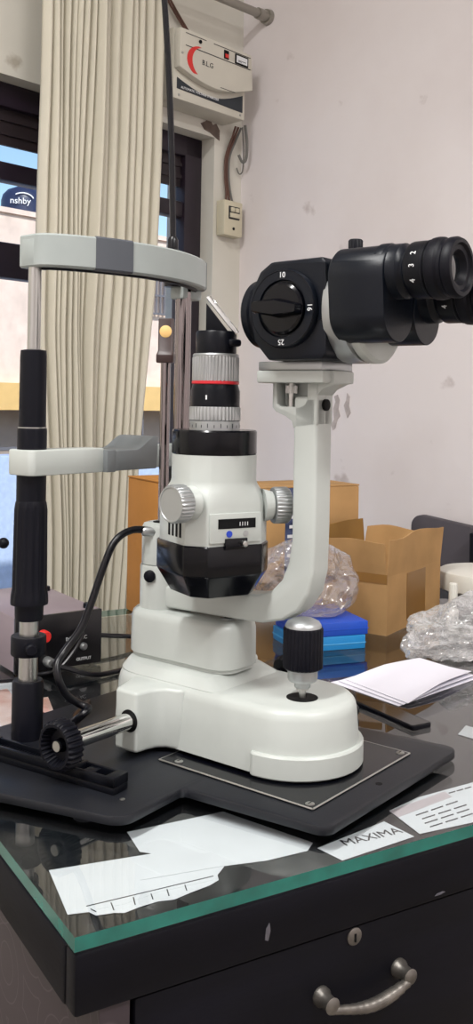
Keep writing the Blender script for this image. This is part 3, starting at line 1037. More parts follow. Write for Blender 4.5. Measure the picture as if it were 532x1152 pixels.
# test rod with target block
b = MB('dimchrome'); b.cyl((CX, AY, 0.245), (CX, AY, 0.436), 0.0058, seg=24); tr = b.build('test_rod', S)
TB = Matrix.Translation((CX, AY, 0)) @ Matrix.Rotation(R(-58), 4, 'Z')
b = MB('brownblk')
b.loft([[(x, y, z) for x, y in rpoly([(-w, -d), (w, -d), (w, d), (-w, d)], 0.002, 3)] for w, d, z in ((0.0098, 0.0085, 0.432), (0.0102, 0.009, 0.4335), (0.0102, 0.009, 0.441), (0.0088, 0.0055, 0.446), (0.0088, 0.0045, 0.4825), (0.0082, 0.004, 0.484))], TB)
tb = b.build('target_block', tr)
b = MB('cream'); b.lathe([(0.0072, 0), (0.0072, 0.0006), (0.0066, 0.001)], TB @ axis((0.0002, -0.0045, 0.4685), (0, -1, 0)), 32); b.build('target_dot', tb)

# --- microscope arm (L shaped) extruded across x
prof = [(-0.060, 0.150), (-0.16, 0.1515), (-0.225, 0.1535), (-0.252, 0.160), (-0.272, 0.173), (-0.285, 0.192), (-0.2905, 0.215), (-0.2915, 0.260), (-0.2915, 0.395),
        (-0.2625, 0.395), (-0.2625, 0.245), (-0.259, 0.222), (-0.251, 0.203), (-0.238, 0.190), (-0.220, 0.183), (-0.155, 0.177), (-0.060, 0.175)]
PM = basis((0.1215, -0.004, 0), (0, 1, 0), (0, 0, 1))       # local z of the prism -> +x
b = MB('white')
b.prism(prof, 0.0, 0.030, PM, 0.0035, 3)
# head with a pocket for the clamp screw, and the flange that carries the microscope
b.prism([(-0.2915, 0.4085), (-0.2915, 0.396), (-0.297, 0.402), (-0.306, 0.406), (-0.312, 0.4085), (-0.312, 0.4215), (-0.2915, 0.4215)], 0.0, 0.030, PM, 0.001)
b.box((0.1065, -0.312, 0.4085), (0.1665, -0.229, 0.4215), 0.002)
HDm = basis((0, -0.004, 0), (0, 1, 0), (0, 0, 1))
head = [(-0.2915, 0.366), (-0.2915, 0.4095), (-0.2355, 0.4095), (-0.2355, 0.383), (-0.240, 0.3785), (-0.2525, 0.374), (-0.2605, 0.369), (-0.2625, 0.362)]
b.prism(head, 0.137, 0.1515, HDm, 0.001)
lip_ = [(-0.2915, 0.366), (-0.2915, 0.4095), (-0.2795, 0.4095), (-0.2795, 0.3925), (-0.2760, 0.3865), (-0.2700, 0.3840), (-0.2460, 0.3840), (-0.2415, 0.3865), (-0.2405, 0.4095), (-0.2355, 0.4095), (-0.2355, 0.383), (-0.240, 0.3785), (-0.2525, 0.374), (-0.2605, 0.369), (-0.2625, 0.362)]
b.prism(lip_, 0.1215, 0.1372, HDm, 0.0008)
arm = b.build('microscope_arm', S)
b = MB('steel'); b.cyl((0.1285, -0.259, 0.384), (0.1285, -0.259, 0.409), 0.0042, seg=20); b.lathe([(0.0062, 0), (0.0062, 0.008)], Matrix.Translation((0.1285, -0.259, 0.398)), flute=(0, 0.009, 0.0008, 14)); b.build('clamp_screw', arm)
b = MB('gap'); b.lathe([(0.006, -0.001), (0.006, 0.003), (0.0045, 0.004)], axis((0.1365, -0.2955, 0.3865), (0, -1, 0)), 20); b.build('socket_screw', arm)
b = MB('alu'); b.box((0.107, -0.310, 0.4217), (0.166, -0.231, 0.4305), 0.001); b.build('dovetail_plate', arm)

# --- microscope head
mic = MB('anod')
hp = [(-0.238, 0.450), (-0.234, 0.470), (-0.234, 0.503), (-0.244, 0.522), (-0.258, 0.531), (-0.320, 0.532), (-0.326, 0.526), (-0.326, 0.437), (-0.320, 0.4308), (-0.256, 0.4308)]
hp = list(reversed(hp))
mic.prism(hp, 0.0, 0.100, basis((0.089, 0, 0), (0, 1, 0), (0, 0, 1)), 0.003, 2)
mic.prism([(-0.325, 0.470), (-0.325, 0.526), (-0.262, 0.528), (-0.25, 0.52), (-0.244, 0.5), (-0.244, 0.47)], -0.0015, 0.002, basis((0.089, 0, 0), (0, 1, 0), (0, 0, 1)), 0)
mic = mic.build('microscope', S)
b = MB('anod', 'lens'); b.lathe([(0.033, 0), (0.034, 0.003), (0.034, 0.008), (0.036, 0.010), (0.036, 0.017), (0.033, 0.020), (0.030, 0.020), (0.028, 0.015)], axis((CX - 0.01, -0.236, 0.482), (0, 1, 0)), 48)
b.use(1).lathe([(0.028, 0.0145), (0.015, 0.017), (0.001, 0.0175)], axis((CX - 0.01, -0.236, 0.482), (0, 1, 0)), 40); b.build('objective_lens', mic)
# magnification drum dial on the -X face
DXF = axis((0.089, -0.2785, 0.482), (-1, 0, 0))
b = MB('anod'); b.lathe([(0.0395, 0.0), (0.0395, 0.006), (0.038, 0.0085), (0.0290, 0.0085), (0.028, 0.0055), (0.001, 0.0055)], DXF, 56)
dial = b.build('magnification_dial', mic)
b = MB('satin'); b.tube([(0.089 - 0.0082, -0.2785 + 0.0380 * math.cos(a), 0.482 + 0.0380 * math.sin(a)) for a in [2 * PI * k / 48 for k in range(49)]], 0.0007, 6, 0); b.build('rim_bead', dial)
b = MB('black')
b.lathe([(0.0265, 0.005), (0.026, 0.0095), (0.0235, 0.0115), (0.001, 0.0115)], DXF, 48)
HB = basis((0.089 - 0.0110, -0.2785, 0.482), (0, -1, 0), (0, 0, 1))
rot = HB @ Matrix.Rotation(R(-4), 4, 'Z')
b.loft([[(x, y, z) for x, y in rpoly([(-0.0265, -0.0055 * s_), (0.0, -0.009 * s_), (0.0265, -0.0045 * s_), (0.0265, 0.0045 * s_), (0.0, 0.009 * s_), (-0.0265, 0.0055 * s_)], 0.002, 3)] for s_, z in ((1.1, 0), (1.0, 0.010), (0.75, 0.0135))], rot)
kb = b.build('dial_knob', dial)
b = MB('chrome'); b.sphere((0.089 - 0.018, -0.2785 + 0.0255, 0.4825), 0.0045, (0.6, 1, 1.2), 16); b.build('index_mark', kb)
for s_, a in (('10', 0), ('16', -90), ('25', 180), ('6', 90)):
    if s_ == '6': continue
    mxt = HB @ Matrix.Translation((0, 0, -0.0024)) @ Matrix.Rotation(R(a), 4, 'Z') @ Matrix.Translation((0, 0.0334, 0))
    text(dial, 'dial_number', s_, 0.0080, mxt, 'ink', 0.0003)
b = MB('steel'); b.lathe([(0.009, 0.5318), (0.009, 0.5345), (0.0075, 0.5355), (0.001, 0.5355)], Matrix.Translation((CX - 0.015, -0.292, 0)), 24); b.build('top_screw', mic)
b = MB('steel'); b.lathe([(0.0025, 0.5318), (0.0025, 0.533), (0.001, 0.5335)], Matrix.Translation((CX - 0.032, -0.262, 0)), 12); b.build('small_screw', mic)
# silver ring, white sector flange
b = MB('alu'); b.lathe([(0.048, 0), (0.0525, 0.0012), (0.0530, 0.004), (0.0530, 0.017), (0.0515, 0.0215), (0.0475, 0.022), (0.046, 0.026)], axis((CX, -0.322, 0.4815), (0, -1, 0)), 64); ring = b.build('mounting_ring', mic)
b = MB('white'); b.lathe([(0.046, 0.0), (0.0475, 0.003), (0.0475, 0.010), (0.044, 0.013), (0.02, 0.013)], axis((CX + 0.004, -0.345, 0.476), (0, -1, 0)), 56); b.build('flange', mic)
b = MB('rubber'); b.lathe([(0.0055, 0.520), (0.0055, 0.543), (0.0075, 0.5445), (0.0075, 0.558), (0.0062, 0.5595), (0.001, 0.5595)], Matrix.Translation((CX + 0.006, -0.325, -0.004)), flute=(0.5442, 0.5582, 0.0008, 14)); b.build('lock_screw', mic)


def prism_house(name, up, lo, ru, rl, y0, y1, parent):
    """drum with a stadium section hulling two circles in the xz plane, running along -y"""
    u, l = Vector(up), Vector(lo)
    d = (l - u); L = d.length; d.normalize()
    n = Vector((-d.y, d.x))
    off = math.asin((ru - rl) / L) if L > abs(ru - rl) else 0
    pts = []
    base_a = math.atan2(d.y, d.x)
    N = 24
    for k in range(N + 1):
        a = base_a + PI / 2 - off + (PI + 2 * off) * k / N
        pts.append((u.x + ru * math.cos(a), u.y + ru * math.sin(a)))
    for k in range(N + 1):
        a = base_a - PI / 2 + off + (PI - 2 * off) * k / N
        pts.append((l.x + rl * math.cos(a), l.y + rl * math.sin(a)))
    cen = (u + l) / 2
    loops = []
    for s_, y in ((0.955, y0), (1.0, y0 - 0.0025), (1.0, y1 + 0.0012), (0.98, y1)):
        loops.append([(cen.x + (p[0] - cen.x) * s_, y, cen.y + (p[1] - cen.y) * s_) for p in pts])
    b = MB('anod'); b.loft(loops)
    return b.build(name, parent)


def eyepiece(ex, ez, y, parent, nums):
    A_ = axis((ex, y, ez), (0, -1, 0))
    b = MB('anod')
    b.lathe([(0.0275, -0.004), (0.0275, 0.004), (0.0262, 0.006), (0.0262, 0.019), (0.0225, 0.0215), (0.0215, 0.024), (0.0232, 0.027)], A_, 48)
    tube_ = b.build('eyepiece', parent)
    b = MB('satin')
    b.lathe([(0.0225, 0.0265), (0.0262, 0.028), (0.0268, 0.030), (0.0268, 0.045), (0.0272, 0.0455), (0.0272, 0.047), (0.0262, 0.0475), (0.0262, 0.049)], A_, 48); b.build('dioptre_ring', tube_)
    b = MB('rubber', 'lens')
    b.lathe([(0.0262, 0.0485), (0.0285, 0.050), (0.0290, 0.054), (0.0285, 0.0585), (0.0262, 0.0605), (0.0262, 0.064), (0.0278, 0.066), (0.0280, 0.071), (0.0262, 0.0745), (0.0225, 0.0748), (0.0205, 0.072), (0.0165, 0.0715), (0.0145, 0.069), (0.0125, 0.066)], A_, 48)
    b.use(1).lathe([(0.0145, 0.0655), (0.0125, 0.0662), (0.001, 0.0672)], A_, 32)
    b.build('eyecup', tube_)
    for s_, ang in nums:
        a = R(ang)
        nrm = Vector((-math.cos(a), 0, math.sin(a)))
        o = Vector((ex, y - 0.0375, ez)) + nrm * 0.0271
        # letters run round the ring, tops towards the drum
        xd = Vector((0, -1, 0)).cross(nrm)
        text(tube_, 'dioptre_number', s_, 0.0075, basis(o, Vector((-nrm.z, 0, -nrm.x)) * -1 if False else xd * -1, Vector((0, -1, 0)).cross(Vector((0, 0, 0))) if False else nrm.cross(xd * -1)), 'ink', 0.0003)
    return tube_


hn = prism_house('prism_housing', (0.1045, 0.510), (0.1075, 0.476), 0.0295, 0.0290, -0.335, -0.395, mic)
eyepiece(0.1045, 0.5135, -0.390 + 0.004, hn, (('2', 28), ('3', 2), ('4', -28)))
hf = prism_house('prism_housing', (0.1690, 0.505), (0.1655, 0.475), 0.0285, 0.0275, -0.335, -0.395, mic)
eyepiece(0.1695, 0.4955, -0.390 + 0.004, hf, (('2', 28), ('3', 2), ('4', -28)))

# --- illumination unit
LRZ = R(-22)
LD = Vector((math.sin(LRZ) * 1.0, -math.cos(LRZ)))     # outward direction of the front face
LR = 0.122
LC = Vector((CX, AY)) + Vector((-0.374, -0.927)) * LR
LM = Matrix.Translation((LC.x, LC.y, 0)) @ Matrix.Rotation(LRZ, 4, 'Z')   # x right, y back, front = -y


def oct_plan(s=1.0, dx=0.0):
    p = [(-0.031, -0.047), (0.031, -0.047), (0.050, -0.028), (0.050, 0.036), (-0.048, 0.036), (-0.048, -0.028)]
    return [(x * s, y * s) for x, y in p]


def circ_like(plan, r, n):
    return [(r * math.cos(a), r * math.sin(a)) for a in [math.atan2(y, x) for x, y in plan]]


def densify(p, k=6):
    out = []
    for i in range(len(p)):
        a, c = Vector(p[i]), Vector(p[(i + 1) % len(p)])
        for j in range(k):
            out.append(tuple(a + (c - a) * j / k))
    return out


pl_ = densify(rpoly(oct_plan(), 0.006, 2), 3)
ci = circ_like(pl_, 0.0452, 0)
def mixp(f, s=1.0):
    return [((a[0] * s * (1 - f) + c[0] * f), (a[1] * s * (1 - f) + c[1] * f)) for a, c in zip(pl_, ci)]


b = MB('white')
loops = []
for f, s_, z in ((0, 0.995, 0.2400), (0, 1.0, 0.2415), (0, 1.0, 0.272), (0, 0.995, 0.281), (0.06, 0.98, 0.2865), (0.25, 0.98, 0.2915), (0.6, 0.99, 0.297), (0.9, 1.0, 0.302), (1, 1, 0.306), (1, 1, 0.3325)):
    loops.append([(x, y, z) for x, y in mixp(f, s_)])
b.loft(loops, LM)
lamp = b.build('lamp_housing', S)
b = MB('black')
pb = rpoly(oct_plan(1.03), 0.004, 3)
loops = [[(x * s_, y * s_, z) for x, y in pb] for s_, z in ((0.60, 0.1865), (0.64, 0.1855), (0.74, 0.187), (0.97, 0.2085), (1.0, 0.2115), (1.0, 0.2400), (0.985, 0.2412))]
b.loft(loops, LM)
cover = b.build('lower_cover', lamp)
b = MB('white'); b.box((-0.012, 0.02, 0.20), (0.012, 0.075, 0.236), 0.002, LM); b.build('support_bracket', lamp)
# front panel with window, dots and lever slot
FM = LM @ basis((0, -0.047, 0), (1, 0, 0), (0, 0, 1))
b = MB('white'); b.prism(rpoly([(-0.030, 0.2445), (0.030, 0.2445), (0.030, 0.2745), (-0.030, 0.2745)], 0.001, 2), -0.002, 0.0022, FM, 0.0004); fp = b.build('front_panel', lamp)
b = MB('gap', 'ink')
b.box((-0.021, 0.2590, 0.0018), (0.023, 0.2690, 0.0026), 0, FM)
b.use(1)
for k in range(4):
    b.box((0.004 + k * 0.003, 0.2615, 0.0024), (0.0046 + k * 0.003, 0.2655, 0.0029), 0, FM)
b.build('scale_window', fp)
b = MB('bluedot'); b.lathe([(0.0035, 0.0018), (0.0035, 0.0028)], FM @ Matrix.Translation((-0.008, 0.2535, 0)), 20); b.build('blue_dot', fp)
b = MB('alu'); b.lathe([(0.003, 0.0018), (0.003, 0.0028)], FM @ Matrix.Translation((0.0115, 0.2535, 0)), 20); b.build('grey_dot', fp)
b = MB('black', 'steel'); b.box((-0.013, 0.2380, -0.001), (0.013, 0.2490, 0.0042), 0.0008, FM)
b.use(1).lathe([(0.0032, 0.004), (0.0032, 0.0085), (0.002, 0.0095)], FM @ Matrix.Translation((0.008, 0.2435, 0)), 16); b.build('filter_lever', fp)
# knobs left and right
for sgn, zc_, yy in ((-1, 0.2850, 0.0), (1, 0.2790, 0.0)):
    KM = LM @ axis((sgn * 0.042, -0.031, zc_), (sgn * 0.97, -0.25, 0))
    b = MB('white'); b.lathe([(0.0175, 0), (0.015, 0.010), (0.012, 0.012)], KM, 32); hub = b.build('knob_hub', lamp)
    b = MB('alu'); b.lathe([(0.014, 0.011), (0.0185, 0.0115), (0.0195, 0.013), (0.0195, 0.0265), (0.0180, 0.0285), (0.0165, 0.0285), (0.016, 0.0278), (0.001, 0.0278)], KM, flute=(0.0125, 0.027, 0.0011, 30)); b.build('slit_width_knob', hub)
# cooling slots
for k in range(4):
    b = MB('gap'); b.box((-0.0484, 0.0015 + k * 0.0085 - 0.022, 0.2480), (-0.0476, 0.0060 + k * 0.0085 - 0.022, 0.2640), 0.0002, LM); b.build('cooling_slot', lamp)
# collar and lens tower
b = MB('black'); b.lathe([(0.0445, 0.3325), (0.0452, 0.334), (0.0452, 0.3565), (0.0440, 0.3582), (0.030, 0.3582)], LM, 64); b.build('collar', lamp)
b = MB('alu', 'inkdark'); b.lathe([(0.0268, 0.358), (0.0268, 0.3672), (0.026, 0.3675)], LM, 56)
b.use(1)
for k in range(24):
    a = 2 * PI * k / 24
    b.box((-0.0004, -0.0270, 0.3605), (0.0004, -0.0266, 0.365 if k % 2 else 0.3635), 0, LM @ Matrix.Rotation(a, 4, 'Z'))
tower = b.build('scale_ring', lamp)
b = MB('alu'); b.lathe([(0.0262, 0.3675), (0.0274, 0.3685), (0.0274, 0.381), (0.0266, 0.3825)], LM, flute=(0.3682, 0.3812, 0.0010, 40)); b.build('knurled_ring', lamp)
b = MB('satin', 'ink'); b.lathe([(0.0262, 0.3822), (0.0262, 0.399), (0.0250, 0.403), (0.0242, 0.4065)], LM, 56)
b.use(1).box((-0.0014, -0.0266, 0.390), (0.0002, -0.0258, 0.3945), 0, LM @ Matrix.Rotation(R(-48), 4, 'Z')); b.build('black_barrel', lamp)
b = MB('red'); b.lathe([(0.0244, 0.4062), (0.0252, 0.4068), (0.0252, 0.4092), (0.0244, 0.4096)], LM, 56); b.build('red_ring', lamp)
b = MB('alu'); b.lathe([(0.0242, 0.4094), (0.0250, 0.4102), (0.0250, 0.4345), (0.0244, 0.4352), (0.0247, 0.437), (0.0236, 0.4385), (0.02, 0.4385)], LM, flute=(0.410, 0.4346, 0.0010, 40)); b.build('knurled_ring', lamp)
b = MB('satin'); b.lathe([(0.0212, 0.438), (0.0218, 0.440), (0.0218, 0.4605), (0.0205, 0.4625), (0.001, 0.4625)], LM, 48)
b.box((0.002, -0.0245, 0.446), (0.018, -0.014, 0.454), 0.003, LM); hd = b.build('head_cap', lamp)
# prism mirror leaning back over the head
TM = Matrix.Translation((LC.x, LC.y, 0)) @ Matrix.Rotation(R(52), 4, 'Z').inverted()     # axes along the world axes
b = MB('satin'); b.prism([(-0.011, 0.462), (0.013, 0.462), (-0.011, 0.492)], -0.008, 0.008, TM @ basis((0, 0, 0), (1, 0, 0), (0, 0, 1)), 0.0008); b.build('mirror_wedge', lamp)
b = MB('mirror'); mm = TM @ Matrix.Translation((-0.0085, 0, 0.4945)) @ Matrix.Rotation(R(51), 4, 'Y')
b.box((-0.004, -0.0085, 0), (0.046, 0.0085, 0.0050), 0.0006, mm); b.build('mirror', lamp)

# --- headrest posts
PX2 = 0.250


def post(px):
    p = Matrix.Translation((px, 0, 0))
    b = MB('rubber'); b.lathe([(0.0172, 0.0120), (0.0172, 0.074), (0.0158, 0.0765), (0.010, 0.0765)], p, 40); foot = b.build('post_foot', S)
    b = MB('steel'); b.cyl((px, 0, 0.07), (px, 0, 0.152), 0.0105, seg=32); b.build('lower_tube', S)
    b = MB('rubber'); b.lathe([(0.0188, 0.1045), (0.0195, 0.106), (0.0195, 0.124), (0.0188, 0.1255)], p, 32)
    b.lathe([(0.0065, 0), (0.0065, 0.013), (0.005, 0.015)], axis((px, 0, 0.115), (-0.55, -0.83, 0)) @ Matrix.Translation((0, 0, 0.014)), 20)
    cl = b.build('clamp', S)
    b = MB('rubber'); b.lathe([(0.0150, 0.143), (0.0155, 0.1455), (0.0160, 0.160)], p, 40); b.build('lower_sleeve', S)
    b = MB('rubber'); b.lathe([(0.0168, 0.1598), (0.0205, 0.1605), (0.0208, 0.163), (0.0205, 0.170), (0.0192, 0.178), (0.0182, 0.265), (0.0172, 0.272), (0.016, 0.2755)], p, flute=(0.168, 0.266, 0.0012, 14)); b.build('height_grip', S)
    b = MB('rubber'); b.lathe([(0.0163, 0.272), (0.0163, 0.352), (0.0158, 0.3555), (0.0152, 0.3565)], p, 40); b.build('middle_sleeve', S)
    b = MB('steel'); b.lathe([(0.0159, 0.3550), (0.0159, 0.3562)], p, 40); b.build('sleeve_ring', S)
    b = MB('rubber'); b.lathe([(0.0150, 0.356), (0.0146, 0.434), (0.0140, 0.441), (0.008, 0.442)], p, 40); b.build('upper_sleeve', S)
    b = MB('steel'); b.cyl((px, 0, 0.44), (px, 0, 0.545), 0.0072, seg=28); b.build('upper_tube', S)


post(0.0)
# the far post: darkened chrome tube above, black sleeves below
p2 = Matrix.Translation((PX2, 0, 0))
b = MB('rubber'); b.lathe([(0.0172, 0.0120), (0.0172, 0.074), (0.0158, 0.0765), (0.010, 0.0765)], p2, 40); b.build('post_foot', S)
b = MB('steel'); b.cyl((PX2, 0, 0.07), (PX2, 0, 0.152), 0.0105, seg=32); b.build('lower_tube', S)
b = MB('rubber'); b.lathe([(0.0150, 0.143), (0.0155, 0.1455), (0.0160, 0.160), (0.0205, 0.1605), (0.0205, 0.170), (0.0192, 0.178), (0.0182, 0.265), (0.0163, 0.272), (0.0163, 0.300)], p2, 40); b.build('height_grip', S)
b = MB('dimchrome'); b.cyl((PX2, 0, 0.298), (PX2, 0, 0.545), 0.0105, seg=36); b.build('upper_tube', S)

# --- chin rest
b = MB('white')
b.prism(rpoly([(-0.021, -0.024), (0.088, -0.024), (0.088, 0.006), (0.03, 0.012), (0.016, 0.021), (-0.021, 0.021)], [0.008, 0.002, 0.002, 0.01, 0.012, 0.012]), 0.3035, 0.3315, None, 0.0022)
cr_ = b.build('chin_rest_bracket', S)
b = MB('white2')
b.prism(rpoly([(0.172, -0.014), (PX2 + 0.02, -0.014), (PX2 + 0.02, 0.02), (0.172, 0.012)], 0.006), 0.3040, 0.3315, None, 0.002); b.build('chin_rest_bracket', S)
cup = [(0.086, 0.3045), (0.172, 0.3045), (0.174, 0.343)] + [(0.174 - 0.004 - 0.036 * k / 10, 0.3440 - 0.0155 * (1 - math.cos(PI * k / 10)) / 2) for k in range(11)] + [(0.118, 0.3285), (0.086, 0.3285)]
b = MB('midgrey'); b.prism(cup, -0.030, 0.030, basis((0, -0.0, 0), (1, 0, 0), (0, 0, 1)), 0.0015)
b.prism([(0.086, 0.3035), (0.100, 0.3035), (0.100, 0.3295), (0.086, 0.3295)], -0.031, 0.031, basis((0, 0, 0), (1, 0, 0), (0, 0, 1)), 0.001)
b.build('chin_cup', S)

# --- forehead band: swept strip with three shells
path = [(-0.0085, 0.016), (-0.0085, -0.010), (-0.003, -0.022), (0.011, -0.034), (0.030, -0.044), (0.055, -0.0535), (0.085, -0.061), (0.112, -0.0655), (0.132, -0.0665), (0.156, -0.0655), (0.184, -0.061), (0.214, -0.052), (0.240, -0.041), (0.261, -0.0285), (0.277, -0.014), (0.283, 0.000), (0.283, 0.016)]
P = [Vector(p) for p in path]
Q = []
for i in range(len(P) - 1):
    a, c_, d_, e_ = P[max(i - 1, 0)], P[i], P[i + 1], P[min(i + 2, len(P) - 1)]
    for k in range(5):
        u = k / 5
        Q.append(0.5 * ((2 * c_) + (d_ - a) * u + (2 * a - 5 * c_ + 4 * d_ - e_) * u * u + (3 * c_ - a - 3 * d_ + e_) * u ** 3))
Q.append(P[-1])


def strip(mb, i0, i1, th, z0, z1, out=0.0, bev=0.002):
    loops = []
    for i in range(i0, i1 + 1):
        d = (Q[min(i + 1, len(Q) - 1)] - Q[max(i - 1, 0)]).normalized()
        n = Vector((d.y, -d.x))          # outwards (towards the doctor)
        a = Q[i] + n * out
        c_ = Q[i] - n * th
        sec = [(a, z0 + bev), (a, z1 - bev), (a - n * bev, z1), (c_ + n * bev, z1), (c_, z1 - bev), (c_, z0 + bev), (c_ + n * bev, z0), (a - n * bev, z0)]
        loops.append([(p.x, p.y, z) for p, z in sec])
    mb.loft(loops)


n_all = len(Q) - 1
b = MB('white2'); strip(b, 0, 23, 0.016, 0.5325, 0.5690); b.build('forehead_shell', S)
b = MB('grey'); strip(b, 23, 31, 0.016, 0.5318, 0.5697, 0.0008); fb = b.build('forehead_pad', S)
b = MB('white2'); strip(b, 31, 66, 0.016, 0.5325, 0.5690); b.build('forehead_shell', S)
b = MB('midgrey'); strip(b, 66, n_all, 0.015, 0.5330, 0.5695, 0.0008); b.build('end_cap', S)
b = MB('rubber'); strip(b, 4, n_all - 4, 0.020, 0.5305, 0.5640, -0.011); b.build('forehead_lining', S)
b = MB('white2'); b.box((PX2 - 0.012, -0.010, 0.5200), (PX2 + 0.026, 0.014, 0.560), 0.003); b.build('end_bracket', S)
b = MB('white2'); b.box((-0.009, -0.010, 0.5330), (0.012, 0.014, 0.566), 0.003); b.build('end_bracket', S)

# --- fixation lamp arm behind the headrest
FX, FYY = 0.232, 0.004
b = MB('cable'); b.lathe([(0.0105, 0.535), (0.0110, 0.540), (0.0105, 0.575), (0.0085, 0.578), (0.0085, 0.583), (0.007, 0.584), (0.007, 0.596), (0.005, 0.600)], Matrix.Translation((FX, FYY, 0)), 24)
fx = b.build('fixation_arm', S)
b = MB('cable')
b.tube([(FX, FYY, 0.595), (FX - 0.002, FYY, 0.64), (FX - 0.005, FYY, 0.70), (FX - 0.012, FYY, 0.79), (FX - 0.022, FYY, 0.88), (FX - 0.036, FYY, 0.98), (FX - 0.05, FYY + 0.0, 1.08), (FX - 0.07, FYY, 1.16)], 0.0040, 10)
b.build('gooseneck', fx)

# --- lamp power cord
b = MB('cable')
cord = [(CX - 0.020, AY - 0.005, 0.237), (CX - 0.040, AY + 0.010, 0.239), (CX - 0.062, AY + 0.016, 0.228), (CX - 0.078, AY + 0.018, 0.200), (0.048, -0.05, 0.165), (0.036, -0.046, 0.135), (0.018, -0.04, 0.112), (0.0045, -0.042, 0.100), (0.002, -0.048, 0.085), (0.0125, -0.05, 0.066), (0.027, -0.055, 0.054), (0.0305, -0.065, 0.051), (0.020, -0.066, 0.046), (0.030, -0.040, 0.030), (0.07, 0.0, 0.019), (0.12, 0.03, 0.017)]
b.tube(cord, 0.0042, 12)
cordo = b.build('power_cord', S)
b = MB('alu'); b.lathe([(0.0055, 0), (0.0055, 0.014), (0.0042, 0.016)], axis((CX - 0.018, AY - 0.005, 0.236), (-1, 0.6, 0.1)), 20); b.build('cord_gland', cordo)

# ================================================================== THINGS ON THE DESK
# power supply box
MP = M_DESK @ Matrix.Translation((0.171, 0.657, 0)) @ Matrix.Rotation(R(4.0), 4, 'Z')
ps = thing('power_supply', 'grey-topped power supply box with black front and red knob at the left', 'power supply', MP)
b = MB('psu_top'); b.box((0, 0.004, 0.004), (0.132, 0.215, 0.081), 0.002); b.build('casing', ps)
b = MB('psu_front'); b.box((-0.0005, -0.001, 0.003), (0.1325, 0.006, 0.081), 0.0012); pf = b.build('front_plate', ps)
for x, y in ((0.118, 0.018), (0.118, 0.165), (0.012, 0.165), (0.012, 0.018)):
    b = MB('rubber'); b.lathe([(0.0065, 0.0808), (0.0062, 0.0868), (0.005, 0.088), (0.001, 0.088)], Matrix.Translation((x, y, 0)), 20); b.build('rubber_foot', ps)
for x, y in ((0.118, 0.018), (0.118, 0.195), (0.012, 0.195), (0.012, 0.018)):
    b = MB('rubber'); b.cyl((x, y, 0.0), (x, y, 0.0045), 0.006, seg=16); b.build('rubber_foot', ps)
b = MB('redbtn'); b.lathe([(0.0085, 0), (0.0085, 0.010), (0.007, 0.0125), (0.001, 0.0125)], axis((0.040, -0.001, 0.053), (0, -1, 0)), 24); b.build('red_knob', pf)
b = MB('alu'); b.lathe([(0.007, 0), (0.007, 0.012), (0.005, 0.016), (0.004, 0.016)], axis((0.047, -0.001, 0.016), (0, -1, 0)), 20); b.build('jack_plug', pf)
b = MB('alu'); b.lathe([(0.0055, 0), (0.0055, 0.003), (0.0035, 0.006)], axis((0.103, -0.001, 0.030), (0, -1, 0)), 16); b.build('output_socket', pf)
text(pf, 'lettering', 'INPUT AC', 0.0075, basis((0.092, -0.0015, 0.043), (1, 0, 0), (0, 0, 1)), 'ink', 0.0002)
text(pf, 'lettering', 'OUTPUT', 0.006, basis((0.104, -0.0015, 0.012), (1, 0, 0), (0, 0, 1)), 'ink', 0.0002)

MI = M_DESK.inverted()
def cablething(pts, r, label, m='cable'):
    b = MB(m); b.tube(pts, r, 10)
    o = b.build('cable'); o.matrix_world = M_DESK
    return tag(o, label, 'cable')


f0 = MI @ (MP @ Vector((0.047, -0.0215, 0.016)))
cablething([f0, f0 + Vector((0.012, -0.02, -0.002)), (0.262, 0.600, 0.006), (0.30, 0.605, 0.0042), (0.36, 0.63, 0.0042)], 0.0036, 'black cable from the silver plug of the power supply, running right')
f1 = MI @ (MP @ Vector((0.098, -0.003, 0.055)))
cablething([f1, f1 + Vector((-0.004, -0.016, -0.004)), f1 + Vector((-0.022, -0.03, -0.022)), f1 + Vector((-0.045, -0.035, -0.042)), f1 + Vector((-0.06, -0.02, -0.0505)), f1 + Vector((-0.09, 0.0 - 0.012, -0.0515))], 0.0030, 'thin black cable drooping across the power supply front')
f2 = MI @ (MP @ Vector((0.134, 0.10, 0.006)))
cablething([f2 + Vector((0.004, 0, 0.012)), f2 + Vector((0.02, -0.01, 0.016)), f2 + Vector((0.06, -0.02, 0.012)), f2 + Vector((0.12, -0.02, 0.005)), f2 + Vector((0.2, -0.01, 0.0042)), f2 + Vector((0.30, 0.0, 0.0042))], 0.0036, 'black mains cable leaving right of the power supply towards the pedestal')
q = on_desk(-12, 768, T + 0.003); q2 = on_desk(20, 765, T + 0.003); q3 = on_desk(46, 752, T + 0.003)
cablething([(q.x, q.y, 0.004), (q2.x, q2.y, 0.004), (q3.x, q3.y, 0.004)], 0.0025, 'thin dark cable on the glass left of the front post')

# small black ball-ended lever at the left edge, standing on the power supply side
X_, Z_ = ray(4, 611)
bw = M_DESK.inverted() @ Vector((X_ * 1.5, 1.5, HC + Z_ * 1.5))
kb_ = thing('ball_lever', 'small black ball-ended lever at left edge behind the front post', 'lever', M_DESK @ Matrix.Translation((bw.x - 0.10, bw.y + 0.05, 0)))
b = MB('cable'); b.lathe([(0.022, 0), (0.022, 0.006), (0.006, 0.010), (0.003, 0.012)], None, 24); b.build('foot', kb_)
b = MB('cable'); b.tube([(0, 0, 0.01), (-0.004, 0.0, 0.06), (-0.002, 0, bw.z - 0.03), (0.015, -0.008, bw.z - 0.014), (0.10, -0.05, bw.z - 0.004)], 0.0022, 8); b.build('stem', kb_)
b = MB('rubber'); b.sphere((0.10, -0.05, bw.z), 0.0085, (1, 1, 1), 20); b.build('ball', kb_)

